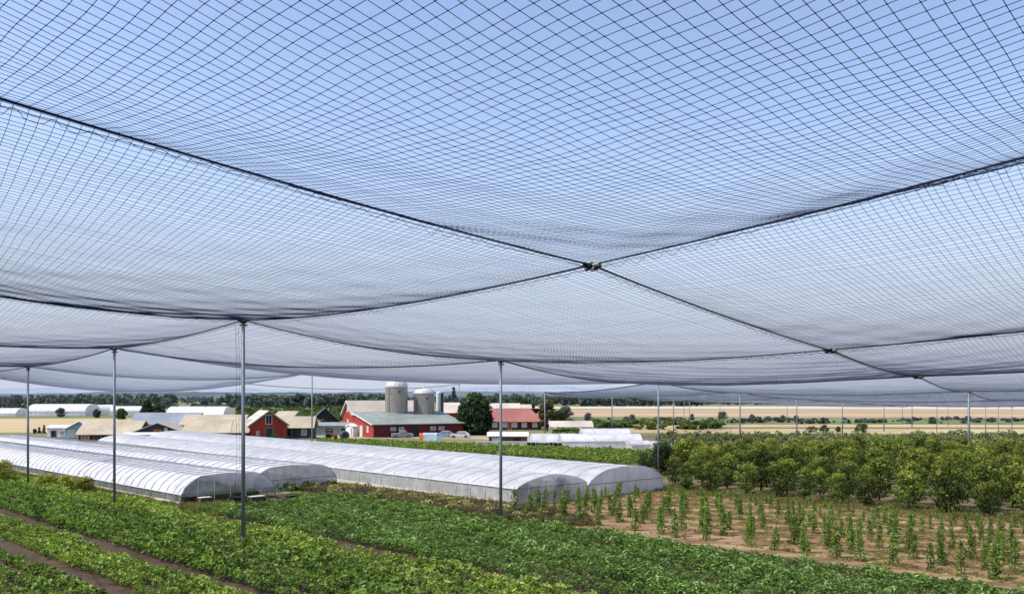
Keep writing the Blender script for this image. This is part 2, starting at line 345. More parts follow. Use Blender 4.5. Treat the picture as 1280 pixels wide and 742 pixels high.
sheet('farmyard', [G(250, 546), G(600, 549), G(860, 570), G(860, 556), G(600, 541), G(250, 540)], .03, M['yard'])
sheet('track', [G(0, 549), G(60, 548), G(60, 546), G(0, 546)], .03, M['yard'])
sheet('grain_field', [G(-700, 544), G(175, 540), G(200, 522.5), G(-700, 524.5)], .05, M['tan'])
sheet('green_strip', [G(-600, 524.4), G(200, 522.4), G(200, 519), G(-600, 521)], .06, M['green'])
sheet('tan_field', [G(690, 541), G(2100, 546), G(2100, 531), G(690, 530)], .05, M['tan'])
sheet('green_field', [G(640, 529.6), G(2100, 530.4), G(2100, 524), G(760, 521), G(640, 521)], .06, M['green'])
sheet('grass_strip', [G(880, 535.5), G(2100, 537), G(2100, 534.6), G(880, 534)], .09, M['green'])
sheet('gold_strip', [G(760, 519.4), G(2100, 519.9), G(2100, 517.9), G(820, 517.6)], .12, M['tan'])
sheet('ploughed_field', [G(705, 520.8), G(2100, 524), G(2100, 513), G(705, 511)], .07, M['tan2'])
sheet('stubble_field', [G(640, 510.6), G(2100, 512.8), G(2100, 506.6), G(640, 508)], .1, M['pale'])
sheet('hill_field', [G(290, 529), G(432, 527), G(480, 508), G(300, 508)], .06, M['green'])
for k, (a, b, c, d_, mm) in enumerate([(44, 62, 505.5, 507, 'tan'), (120, 212, 504.6, 506.8, 'tan2'), (450, 478, 504, 506, 'tan'), (1010, 1200, 503.2, 504.6, 'tan2')]):
    sheet('distant_field', [G(a, d_), G(b, d_), G(b, c), G(a, c)], .5, M[mm])

# hills
def hills(name, y0, depth, h, m, seed, xs=(-5000, 5000), amp=.45):
    nx, ny = 900, 16; r0 = np.random.default_rng(seed); ph = r0.uniform(0, 6.28, 9)
    x = np.linspace(xs[0], xs[1], nx); t = np.linspace(0, 1, ny)
    prof = np.zeros(nx)
    for k in range(9): prof += np.sin(x/(1900/(k+1)**1.25)+ph[k])/(k+1)
    prof = 1+amp*prof/1.6
    for k in range(14): prof += .035*np.sin(x/(34+11*k)+k*1.7)/(1+k*.12)
    X, T = np.meshgrid(x, t); Zz = h*np.sin(T*np.pi*.5)**1.4*prof[None]-1; Zz[-1] = Zz[-2]
    Zz += r0.normal(size=Zz.shape)*h*.045*T
    v = np.stack([X, y0+T*depth, Zz], 2).reshape(-1, 3)
    i = (np.arange(ny-1)[:, None]*nx+np.arange(nx-1)[None]).ravel()
    o = np_mesh(name, v, np.stack([i, i+1, i+1+nx, i+nx], 1), m, smooth=True); o['kind'] = 'structure'; return prof
M['hill1'] = mat('hazy_wooded_hill', (.19, .225, .215), (.085, .125, .14), .006, 1, stretch=(1, .5, 9), detail=14, stain=.3, spec=0)  # aerial haze is painted in as a bluish base colour
M['hill2'] = mat('hazier_blue_hill', (.30, .345, .41), (.235, .285, .36), .004, 1, detail=8, spec=0)  # farther ridge, stronger haze blue in the base colour
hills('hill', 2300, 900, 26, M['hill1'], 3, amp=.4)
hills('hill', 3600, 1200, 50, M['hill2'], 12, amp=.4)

# ------------------------------------------------------------------ far woods (masses)
woodtpl = [crown_tpl(k, 1, w, .02, 14, 14, .2, wl=.8) for k, w in (('round', 1.0), ('round', 1.2), ('cone', .6), ('cone', .45), ('round', .9))]
def belt(name, x0, x1, y0, y1, n, h, m, label, cat='wood'):
    P = []; 
    k1, k2 = rng.uniform(0, 6, 2)
    for _ in range(n*2):
        px = rng.uniform(x0, x1); py = rng.uniform(y0, y1)
        if math.sin(px*.045+py*1.3+k1)+math.sin(px*.019-py*.9+k2)+.6*math.sin(px*.16+py*2) < -.05: continue
        X, Y = G(px, py); P.append((X, Y, 0))
    n = len(P)
    P = np.array(P); s = h*rng.uniform(.5, 1.3, n)
    scatter(name, woodtpl, P, s*(2.2 if h < 1.6 else 1), m, label, cat, zs=s)
belt('woodland', -150, 330, 505.5, 509, 260, 6.5, M['wood'], 'dark wood stretching along the foot of the hills at the left', 'wood')
belt('woodland', -120, 300, 508.5, 517, 210, 3.2, M['wood'], 'scrubby belt of low trees beyond the long white tunnels', 'wood')
M['wood_mid'] = leafmat('hazy_wood_leaves', [(0, (.075, .105, .115)), (.5, (.11, .145, .15)), (1, (.165, .195, .175))], patch=(.012, .35), trans=.1)  # in-between haze tint put into the leaf colours
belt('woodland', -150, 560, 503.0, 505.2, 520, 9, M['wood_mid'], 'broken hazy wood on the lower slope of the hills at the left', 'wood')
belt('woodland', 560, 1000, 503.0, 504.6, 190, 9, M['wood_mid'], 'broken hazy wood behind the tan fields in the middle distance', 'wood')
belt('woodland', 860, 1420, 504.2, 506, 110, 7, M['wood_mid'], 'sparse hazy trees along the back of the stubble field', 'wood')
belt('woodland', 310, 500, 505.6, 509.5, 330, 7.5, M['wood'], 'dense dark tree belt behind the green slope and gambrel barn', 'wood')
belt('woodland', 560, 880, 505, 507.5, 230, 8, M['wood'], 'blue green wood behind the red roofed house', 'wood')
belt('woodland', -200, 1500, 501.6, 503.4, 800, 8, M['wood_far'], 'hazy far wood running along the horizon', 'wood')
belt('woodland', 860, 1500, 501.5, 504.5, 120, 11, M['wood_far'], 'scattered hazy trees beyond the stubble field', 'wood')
belt('hedgerow', 690, 1400, 524.5, 529.5, 240, 1.0, M['wood'], 'straggling green hedge between the two tan fields', 'hedge')
belt('scrub', 740, 900, 529, 537, 130, 1.2, M['grass'], 'green scrub between the white tunnels and the tan field', 'scrub')
belt('hillside_crop', 300, 440, 510, 528, 800, 1.8, M['grass'], 'bright green bushy crop on the slope behind the sheds', 'crop')

# ------------------------------------------------------------------ foreground crop beds
def bed(name, p0, p1, q0, q1, tpls, m, rowsp, sp, s0, label, gap=0.0, edge=None):
    P = []; S = []; p = p0+rowsp*.5
    while p < p1:
        q = q0+rng.uniform(0, sp)
        while q < q1:
            x, y = pq(p+rng.normal()*.07, q)
            if in_view(x, y, .06) and y > 27 and (edge is None or edge(p, q)) and rng.uniform() > gap:
                P.append((x, y, 0)); S.append(s0*rng.uniform(.68, 1.32)*(.85+.25*math.sin(q*.37+p*1.3)*.6))
            q += sp*rng.uniform(.8, 1.2)
        p += rowsp
    return scatter(name, tpls, P, np.array(S), m, label, 'crop bed')
big = [plant_tpl(50, .39, .58, .18, .12) for _ in range(5)]
fine = [plant_tpl(70, .35, .50, .145, .06, up=.7) for _ in range(5)]
bed('crop_bed', -6, 10.9, -70, 5, big, M['crop_dark'], .9, .42, 1.02, 'dark leafy crop bed in the near left corner')
bed('crop_bed', 12.1, 14.2, -90, 5, big, M['crop_light'], .75, .40, .96, 'narrow pale green leafy bed between two bare furrows')
bed('crop_bed', 15.25, 19.7, -105, 8, big, M['crop_dark'], .94, .40, 1.08, 'broad mid green leafy bed running past the foot of the tallest pole')
bed('crop_bed', 20.0, 22.6, -115, 8, big, M['crop_light'], .86, .42, .98, 'yellow green leafy bed at the foot of the tallest pole')
bed('crop_bed', 23.5, 34.2, -53, 10, fine, M['crop_fine'], .95, .32, 1.12, 'wide dark fine leaved bed in front of the polytunnels', edge=lambda p, q: q > (-51.0 if p < 31.5 else -53.5-(p-23)*.75))

# verge grass and weeds
tuft = [blade_tpl(34, .3, .34, .022) for _ in range(4)]; tuftw = [blade_tpl(40, .35, .5, .035) for _ in range(4)]
def area(n, poly_pq, f=None):
    ps = np.array(poly_pq); out = []
    while len(out) < n:
        p = rng.uniform(ps[:, 0].min(), ps[:, 0].max()); q = rng.uniform(ps[:, 1].min(), ps[:, 1].max())
        ins = False; j = len(ps)-1
        for i in range(len(ps)):
            if (ps[i, 1] > q) != (ps[j, 1] > q) and p < (ps[j, 0]-ps[i, 0])*(q-ps[i, 1])/(ps[j, 1]-ps[i, 1])+ps[i, 0]: ins = not ins
            j = i
        if ins: x, y = pq(p, q); out.append((x, y, 0))
    return out
scatter('verge_grass', tuft, area(1500, [(22.7, -125), (24.0, -125), (24.1, -54), (30, -54), (23, -48)]), rng.uniform(.5, 1.2, 1500), M['dry'], 'dry grass verge beside the long left polytunnel', 'grass')
scatter('weeds', tuftw, area(3000, [(34.6, -60), (38.4, -60), (39.2, -40), (39.3, -36), (36.5, -30), (34.7, -32)]), rng.uniform(.3, .95, 3000), M['weed'], 'brown and green weeds between the crops and the polytunnel', 'weeds')
sg = [g for g in area(9000, [(36, -40), (53, -38), (54, 5), (36, 0)]) if rng.uniform() < .12 or math.sin(((g[0]+g[1])*.70711-36.7)/1.95*6.283+2.2)+math.sin((g[0]-g[1])*.21+g[1]*.3)*.6 > .75]
wp = area(150, [(34.6, -60), (38.6, -60), (39.0, -40), (36.5, -32), (34.7, -34)])
scatter('weeds', big, wp, rng.uniform(.4, 1.1, 150), M['dry'], 'leafy yellow green weeds dotted along the middle polytunnel', 'weeds')
wp = area(420, [(34.7, -58), (36.3, -58), (37, -36), (35.2, -32)])
M['lavender'] = leafmat('greyish_purple_weeds', [(0, (.10, .08, .10)), (.5, (.22, .18, .23)), (1, (.38, .33, .36))])
scatter('weeds', tuft, wp, rng.uniform(.6, 1.2, 420), M['lavender'], 'greyish purple weeds between the crops and the middle polytunnel', 'weeds')
scatter('soil_grass', tuft, sg, rng.uniform(.2, .6, len(sg)), M['dry'], 'sparse grass on the bare soil among the young plants', 'grass')
scatter('orchard_grass', tuft, area(1500, [(52.8, -40), (58, -40), (58, 5), (52.8, 5)]), rng.uniform(.4, .9, 1500), M['dry'], 'dry grass strip along the front of the orchard', 'grass')
mid = [plant_tpl(40, .6, .9, .3, .2, up=.8) for _ in range(4)]
P = []
for r in range(10):
    for k in range(150):
        a = k/150; x0, y0 = G(400, 552.0+r*.6); x1, y1 = G(850, 569+r*1.7)
        P.append((x0+(x1-x0)*a+rng.normal()*.2, y0+(y1-y0)*a+rng.normal()*.2, 0))
scatter('crop_rows', mid, P, rng.uniform(.6, 1.0, len(P)), M['crop_light'], 'bright green crop rows behind the polytunnels', 'crop')
P = []
for _ in range(420):
    x, y = G(rng.uniform(692, 745), rng.uniform(541, 547)); P.append((x, y, 0))
scatter('planting', mid, P, rng.uniform(.9, 1.5, 420), M['crop_fine'], 'bushy green planting under the long white roofed shelter', 'planting')
# scattered pale rubble
mb = MB(); 
for _ in range(70):
    x, y = G(rng.uniform(458, 535), 0*1+630+rng.normal()*2.2); s = rng.uniform(.08, .22)
    mb.lathe([(s*.7, 0), (s, s*.25), (s*.7, s*.6), (s*.2, s*.7)], 6, x, y)
tag(mb.build('rubble', M['stone']), 'low heap of pale and pinkish rubble in the weeds', 'rubble', kind='stuff')

# ------------------------------------------------------------------ trees
def trunk(h, r, z1, w, parent, limbs=5):
    b = MB().tube([(0, 0, -.1), (.03*h*.2, 0, h*.25), (-.02*h*.3, .02, z1)], [r*1.25, r, r*.6], 7)
    for k in range(limbs):
        a = k*2.4+rng.uniform(-.3, .3); z = z1*(.55+.4*k/limbs); l = w*.33
        b.tube([(0, 0, z), (math.cos(a)*l*.5, math.sin(a)*l*.5, z+l*.55), (math.cos(a)*l, math.sin(a)*l, z+l*1.2)], [r*.5, r*.33, r*.12], 5)
    return b.build('trunk', M['bark'], parent, smooth=True)
def tree(name, label, cat, x, y, kind, h, w, z0, clumps, per, l, m, group=None):
    t = thing(name, label, cat, (x, y, 0), rng.uniform(0, 6), group)
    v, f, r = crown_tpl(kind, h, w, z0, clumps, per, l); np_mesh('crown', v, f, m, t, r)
    trunk(h, max(.05, h*.022), h*.7 if kind != 'round' else h*.55, w, t); return t

# orchard
protos = []
GRP = 'orchard trees in rows under the net'
LO = 'small bushy orchard tree with yellow green crown among the orchard rows at the right'
for k in range(6):
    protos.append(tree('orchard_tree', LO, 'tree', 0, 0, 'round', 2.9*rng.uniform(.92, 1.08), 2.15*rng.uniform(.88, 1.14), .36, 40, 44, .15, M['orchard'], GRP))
spots = []
p = 55.6; row = 0
while p < 118:
    q = -78+((row*1.7) % 3.4)
    while q < 30:
        x, y = pq(p+rng.normal()*.22, q+rng.normal()*.22)
        lim = .185 if y < 90 else .20
        if y < 96 and x/y > lim and x/y < .64 and not (p < 62 and q < -41): spots.append((x, y))
        q += 2.3
    p += 2.9; row += 1
spots.sort(key=lambda s: s[1])
print('orchard trees', len(spots))
rest = [(x, y, 0) for x, y in spots[296:]]; spots = spots[:296]
for i, (x, y) in enumerate(spots):
    o = protos[i] if i < 6 else copy_tree(protos[i % 6])
    o.location = (x, y, 0); o.rotation_euler.z = rng.uniform(0, 6.28); s = rng.uniform(.7, 1.06); o.scale = (s*rng.uniform(.88, 1.12), s*rng.uniform(.9, 1.1), s*rng.uniform(.92, 1.1))
P = list(rest)
for p in np.arange(60, 190, 2.9):
    for q in np.arange(-120, 60, 1.6):
        x, y = pq(p+rng.normal()*.2, q+rng.normal()*.3)
        if 95 <= y < 132 and .17 < x/y < .66: P.append((x, y, 0))
mt = [crown_tpl('round', 1, 1.0, .1, 12, 16, .15) for _ in range(4)]
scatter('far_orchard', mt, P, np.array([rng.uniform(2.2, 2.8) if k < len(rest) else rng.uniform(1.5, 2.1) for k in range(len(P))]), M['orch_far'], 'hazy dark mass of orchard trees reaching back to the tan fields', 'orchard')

# young staked plants
GY = 'young plants on green stakes in the bare soil'
yp = []
for k in range(7):
    t = thing('staked_plant', 'young leafy plant climbing a thin green stake in bare brown soil', 'plant', (0, 0, 0), 0, GY)
    h = rng.uniform(1.15, 1.5); C = []
    n = 300; zz = rng.uniform(.02, h, n)**1.0; a = rng.uniform(0, 6.28, n)
    bulge = .30*(1-.55*zz/h)*(.65+.5*np.abs(np.sin(zz*5.2+k))); rr = bulge*np.sqrt(rng.uniform(0, 1, n))
    C = np.stack([rr*np.cos(a), rr*np.sin(a), zz], 1)
    A = np.stack([np.cos(a), np.sin(a), rng.uniform(-.6, .4, n)], 1)
    v, f = leaves(C, A, rdir(n, .8), .12*rng.uniform(.6, 1.3, n), .075*rng.uniform(.7, 1.2, n))
    np_mesh('foliage', v, f, M['vine'], t, np.repeat(np.clip(.3+.3*zz/h+rng.normal(size=n)*.2, 0, 1), 2))  # foliage tone lightens towards the top of the stake
    MB().tube([(0, 0, -.05), (.01, 0, h+rng.uniform(.15, .4))], .016, 5).build('stake', M['stake'], t)
    MB().tube([(.03, .02, 0), (.02, -.03, h*.4), (-.02, .02, h*.85)], [.02, .014, .006], 5).build('stem', M['bark'], t)
    yp.append(t)
pl = []
for p in np.arange(36.7, 52.8, 1.95):
    q = -42.0 if p < 39.2 else -37.6
    while q < 6:
        x, y = pq(p+rng.normal()*.14, q+rng.normal()*.12)
        if x/y < .62 and x/y > -.01 and rng.uniform() > .07: pl.append((x, y))
        q += 1.33
print('young plants', len(pl))
for i, (x, y) in enumerate(pl):
    o = yp[i] if i < 7 else copy_tree(yp[i % 7])
    o.location = (x, y, 0); o.rotation_euler.z = rng.uniform(0, 6.28); s = rng.uniform(.72, 1.05)*(1.12-.034*((x+y)*.70711-36.7)); o.scale = (s*rng.uniform(.7, 1.1), s*rng.uniform(.7, 1.1), s)
    o.rotation_euler.x = rng.normal()*.05; o.rotation_euler.y = rng.normal()*.05
pl2 = thing('spindly_shrub', 'spindly grey green shrub showing through the gable of the middle polytunnel', 'shrub', G(703, 624), 0)

# individual trees and shrubs
def T(px, base_y, top_y, w_px, kind, m, label, name='tree', cat='tree', group=None, z0=.12, dens=1.0, d=None):
    d = d or F*EYE/(base_y-HY); h = (base_y-top_y)*d/F if base_y else 0
    if not base_y: h = Z(top_y, d)
    w = w_px*d/F; l = max(.12, min(h, w*1.3)*(.075 if d < 160 else .11))
    return tree(name, label, cat, (px-640)/F*d, d, kind, h, w, h*z0, max(40, int(60*dens)), 34, l, m, group)
T(594, 543.5, 494, 44, 'round', M['tree_dark'], 'big dark round headed tree in front of the barn end', 'broadleaf_tree', dens=2.2, z0=.04)
T(583, 543.0, 505, 26, 'round', M['hedge'], 'bright green lower tree leaning out at the left of the big dark tree', 'broadleaf_tree', dens=1.2, z0=.04)
T(654, 531, 499, 18, 'round', M['tree_dark'], 'dark tree behind the middle of the red roof', 'broadleaf_tree')
T(664, 530, 505, 14, 'round', M['tree_dark'], 'lower dark tree behind the right end of the red roof', 'broadleaf_tree')
T(625, 528, 500, 20, 'round', M['wood'], 'greyish tree behind the beige roofs', 'broadleaf_tree')
T(684, 538, 502, 24, 'round', M['tree_olive'], 'olive brown tree beside the red roofed house', 'broadleaf_tree', dens=1.2)
T(699, 537, 514, 14, 'round', M['tree_dark'], 'small dark tree right of the olive brown tree', 'broadleaf_tree')
T(707, 523, 508.5, 20, 'round', M['wood'], 'rounded blue green tree at the edge of the ploughed field', 'broadleaf_tree')
T(567, 512, 484, 9, 'cone', M['wood'], 'tall dark spire of a conifer beyond the right end of the barn', 'conifer', z0=.1)
T(562, 512, 494, 9, 'cone', M['wood'], 'lower conifer just left of the tall spire', 'conifer', z0=.05)
T(184, 526, 502, 22, 'cone', M['tree_dark'], 'dark conifer behind the blue grey roof', 'conifer', z0=.02, dens=1.4)
T(197, 526, 506, 18, 'round', M['tree_dark'], 'dark bushy tree right of the conifer at the white tunnel', 'broadleaf_tree', z0=.02)
T(152, 524, 511, 14, 'round', M['hedge'], 'small round tree by the distant pale sheds', 'broadleaf_tree', z0=.03)
T(266, 517, 504, 18, 'round', M['wood'], 'dark tree behind the white arched roof', 'broadleaf_tree', z0=.03)
T(55, 541, 531, 4.5, 'cone', M['tree_dark'], 'rightmost of three little dark conifers by the white shed', 'conifer', z0=.02, dens=.7)
T(49, 541, 533.5, 4.5, 'cone', M['tree_dark'], 'middle of three little dark conifers by the white shed', 'conifer', z0=.02, dens=.7)
T(43.5, 541.5, 535.5, 5, 'round', M['tree_dark'], 'leftmost and roundest of three little dark trees by the white shed', 'conifer', z0=.02, dens=.7)
for x, b, t, w, lb in [(865, 524.5, 517, 6, 'small round tree in the green strip, far left of its line'), (903, 525, 514, 13, 'rounded dark tree in the green strip beside a far pole'),
        (940, 526, 517.5, 9, 'small dark tree in the green strip left of the ploughed gap'), (960, 526, 520, 12, 'low spreading tree in the green strip'), (978, 526, 519, 9, 'pale green tree in the green strip'),
        (995, 527, 519, 8, 'small dense tree in the green strip by a pole'), (1078, 541, 529.5, 21, 'wide round bush standing alone in the tan field'), (1030, 540, 531, 14, 'pale bush left of the wide round bush'), (1015, 540, 532.5, 16, 'low pale bush at the edge of the orchard'),
        (1048, 540, 533, 8, 'small bush close beside the wide round bush'), (1200, 541, 537, 22, 'low green bush at the back edge of the orchard'), (1055, 525, 521, 7, 'tiny tree in the ploughed field'), (881, 536, 529, 10, 'small scrubby tree beyond the far orchard')]:
    T(x, b, t, w, 'round', M['wood'] if t < 522 else M['hedge'], lb, 'field_tree', z0=.03, dens=.6)
T(828, 592, 556, 34, 'round', M['hedge'], 'dark green shrub behind the corner of the right polytunnel', 'shrub', 'shrub', z0=.02, dens=1.3)
T(853, 590, 551, 36, 'round', M['orchard'], 'broad yellow green shrub at the front corner of the orchard', 'shrub', 'shrub', z0=.03, dens=1.3)
T(806, 583, 566, 26, 'round', M['hedge'], 'low dark shrub showing over the roof of the right polytunnel', 'shrub', 'shrub', z0=.02)
T(776, 553, 531, 13, 'cone', M['tree_dark'], 'dark pointed tree behind the white tunnel tent', 'conifer', z0=.03)
T(760, 541, 527, 20, 'round', M['hedge'], 'low green tree right of the white roofed shelter', 'broadleaf_tree', z0=.02)
for x, b, t, w, lb in [(62, 611, 592, 30, 'yellow flowering bush beside the long tunnel, leftmost of a clump'), (84, 614, 595, 30, 'middle yellow bush of the clump by the long tunnel'), (106, 617, 597, 30, 'yellow green bush at the right end of the clump by the long tunnel'), (4, 603, 577, 36, 'tall yellow bush cut by the left edge of the photo')]:
    T(x, b, t, w, 'round', M['yellow'], lb, 'yellow_bush', 'bush', z0=.02, dens=1.1)
for x, b, t, w, lb in [(344, 552, 543, 16, 'yellow green bush against the red gable barn'), (358, 552, 545, 12, 'small bush at the corner of the charcoal shed'), (296, 551, 545, 20, 'low bush along the long red shed wall'), 
                        ]:
    T(x, b, t, w, 'round', M['hedge'], lb, 'bush', 'bush', z0=.02, dens=.9)
for x, b, t, w, k, lb in [(404, 541, 524, 13, 'round', 'round green tree between the black shed and the gambrel barn'), (372, 531, 512, 10, 'cone', 'dark conifer between the annex and the black gabled shed'), (300, 520, 506, 12, 'round', 'hazy round tree behind the ridge of the red gable barn'),
        (121, 522, 511, 10, 'round', 'small tree at the right end of the far long white tunnel'), (76, 521, 510, 12, 'round', 'round tree behind the far long white tunnel'), (735, 527, 516, 11, 'round', 'round tree at the left end of the green strip'), (790, 526, 518, 9, 'round', 'small tree in the green strip above the white yard tunnels'), (640, 527, 503, 11, 'cone', 'narrow conifer behind the ridge of the red hipped roof')]:
    T(x, b, t, w, k, M['wood'] if b < 530 else M['hedge'], lb, 'conifer' if k == 'cone' else 'broadleaf_tree', z0=.03, dens=.9)
# the shrub inside the tunnel
v, f, r = crown_tpl('round', 1.45, 1.4, .3, 26, 24, .11); np_mesh('crown', v, f, M['hedge'], pl2, r)
trunk(1.6, .03, 1.0, 1.2, pl2)

# ------------------------------------------------------------------ poles
NODE = {}
def node(k, px, py, d): NODE[k] = Vector(((px-640)/F*d, d, Z(py, d)))
def nodez(k, x, y, z): NODE[k] = Vector((x, y, z))
node('N0', 739, 331, 22.4); node('N1', 1037, 437, 35); node('N2', 1147, 470, 58); node('N3', 1211, 489, 90); node('N4', 1255, 500, 115); node('N5', 1292, 507, 140)
node('P1', 304, 400, 41.6); node('P2', 143, 435, 54.9); node('P3', 35, 458, 68.4); node('P4', 626, 450, 48.5); node('P5', 390, 465, 98); node('P6', 823, 477, 78)
node('P8', 925, 489.5, 112); node('P9', 996, 496.5, 135); node('P10', 1053, 500.4, 155); node('P11', 1105, 505, 178); node('P12', 1140, 507, 200)
node('R0', 574, 480, 200); node('R1', 681, 490, 132); node('R2', 765, 491.5, 150); node('R3', 842, 497, 168); node('R4', 893, 499, 188); node('R5', 935, 500, 208)
node('S1', 700, 493, 190); node('S2', 800, 495, 205); node('S3', 872, 499, 225); node('S4', 925, 500.5, 245)
nodez('A0', -8.9, 9.8, 11.35); nodez('B0', 16.3, 7.6, 12.5); nodez('AB', 5.2, -6, 12.4)
nodez('L1', -25.6, 33.5, 12.0); nodez('L2', -38.5, 47.5, 10.7); nodez('L3', -53, 62, 10.1); nodez('L4', -66, 84, 10.2)
nodez('B1', 28, 20.5, 10.9); nodez('B2', 45, 38, 9.9); nodez('B3', 66, 64, 9.1); nodez('B4', 88, 88, 8.2); nodez('B5', 108, 112, 7.2)
node('FL', -60, 462, 88); node('F1', 285, 477, 150)

def pole(k, label, r, zb=0, base=None, bx=0):
    n = NODE[k]; t = thing('net_pole', label, 'pole', (n.x, n.y, 0), 0, 'steel poles holding up the net')
    h = n.z
    MB().lathe([(r, -.1), (r, h*.5), (r*.92, h*.5+.02), (r*.92, h-.05)], 14).build('shaft', M['steel'], t, smooth=True)
    MB().lathe([(r*1.5, h-.05), (r*1.6, h+.02), (r*1.1, h+.06), (.03, h+.1)], 12).build('cap', M['darksteel'], t)
    if r > .07:
        MB().lathe([(r*2.0, 0), (r*2.0, .05), (r*1.25, .07), (r*1.2, .3)], 14).build('base_sleeve', M['steel'], t)
        for s in (-1, 1): MB().box(s*r*.9-.02, -.035, h-.28, s*r*.9+s*.1+.02, .035, h-.2).build('bracket', M['darksteel'], t)
    return t
pole('P1', 'tallest steel pole, standing in the crop rows in front of the left tunnel', .095)
pole('P2', 'steel pole at the edge of the crops, second from the left', .085)
pole('P3', 'steel pole nearest the left edge of the photo', .085)
pole('P4', 'steel pole between the crops and the middle polytunnel gable', .085)
pole('P5', 'thin pole rising behind the polytunnels to the left of the silos', .085)
pole('P6', 'steel pole rising from the shrubs behind the right polytunnel', .085)
pole('N3', 'thick steel pole rising from the orchard near the right edge', .13)
pole('P8', 'steel pole rising from the orchard, leftmost of those over the trees', .1)
pole('P9', 'thin steel pole over the orchard, second from the left there', .1)
pole('P10', 'thin pole over the far orchard left of the wide round bush', .1)
pole('P11', 'distant thin pole over the far orchard, next right after the wide round bush', .1)
pole('P12', 'distant thin pole between two others over the far orchard', .1)
pole('R0', 'very thin pole beside the spire conifer behind the barn', .09)
pole('R1', 'very thin pole in front of the olive brown tree', .09)
pole('R2', 'thin pole behind the white tunnel tent', .1)
pole('R3', 'very thin distant pole just right of the pole in the shrubs', .1)
for k, (px, ty, d, lb) in enumerate([(855, 499, 200, 'very distant pole left of the field trees'), (862, 500, 215, 'very distant pole close beside the first field tree'), (900, 502, 230, 'hair thin pole at the rounded tree in the green strip'),
        (1128, 507, 230, 'hair thin far pole over the ploughed field, left of a closer pole'), (1171, 508, 170, 'thin pole over the orchard left of the thick right pole'), (1232, 513, 150, 'thin pole just right of the thick pole'),
        (1248, 514, 175, 'hair thin pole second right of the thick pole'), (1265, 514, 160, 'thin pole close to the right edge of the photo'), (1185, 511, 210, 'hair thin pole left of the thick pole over the tan field'), (984, 503, 240, 'hair thin far pole above the green strip')]):
    NODE['X'] = Vector(((px-640)/F*d, d, Z(ty, d)+.8)); pole('X', lb, .07)

# ------------------------------------------------------------------ the net
net = thing('bird_net_canopy', 'huge sagging black mesh net canopy hung from cables over the whole farm', 'net', (0, 0, 0))
SAG = {}
def sag(a, b, s): SAG[frozenset((a, b))] = s
for a, b, s in [('N0', 'N1', .12), ('N0', 'P1', .34), ('A0', 'N0', .12), ('N0', 'B0', .22), ('P1', 'L1', .38), ('P1', 'P2', .2), ('P1', 'P4', .42), ('P2', 'P4', .78), ('P2', 'P3', .22), ('P3', 'P5', .95), ('P4', 'N1', .3), ('P4', 'P6', .55),
    ('P5', 'P6', .40), ('N1', 'N2', .2), ('N2', 'P6', .25), ('N3', 'P8', .35), ('P2', 'L2', .3), ('P3', 'L3', .2), ('N1', 'B1', .3), ('N2', 'B2', .3), ('P5', 'R0', .2), ('R0', 'F1', 1.3), ('F1', 'P5', .4), ('FL', 'F1', 1.9), ('R0', 'R1', .5)]:
    sag(a, b, s)
def S(a, b): return SAG.get(frozenset((a, b)), .35)
def edge(a, b, t):
    A = np.array(NODE[a]); B = np.array(NODE[b]); t = t[..., None]
    p = A*(1-t)+B*t; p[..., 2] -= (S(a, b)*4*t*(1-t))[..., 0] if a != b else 0
    return p
def tubes(name, PT, r, m, parent, n=3):
    """PT (T,S,3) polylines -> thin round strands"""
    T_, S_, _ = PT.shape
    tg = np.gradient(PT, axis=1); tg /= np.linalg.norm(tg, axis=2, keepdims=True)+1e-9
    up = np.array([0, 0, 1.0]); a = np.cross(tg, up); a /= np.linalg.norm(a, axis=2, keepdims=True)+1e-9; b = np.cross(tg, a)
    ring = [PT+(a*math.cos(2*math.pi*k/n)+b*math.sin(2*math.pi*k/n))*r for k in range(n)]
    v = np.stack(ring, 2).reshape(-1, 3)
    base = (np.arange(T_)[:, None]*S_+np.arange(S_-1)[None]).ravel()*n
    f = np.concatenate([np.stack([base+k, base+(k+1) % n, base+n+(k+1) % n, base+n+k], 1) for k in range(n)])
    return v, f
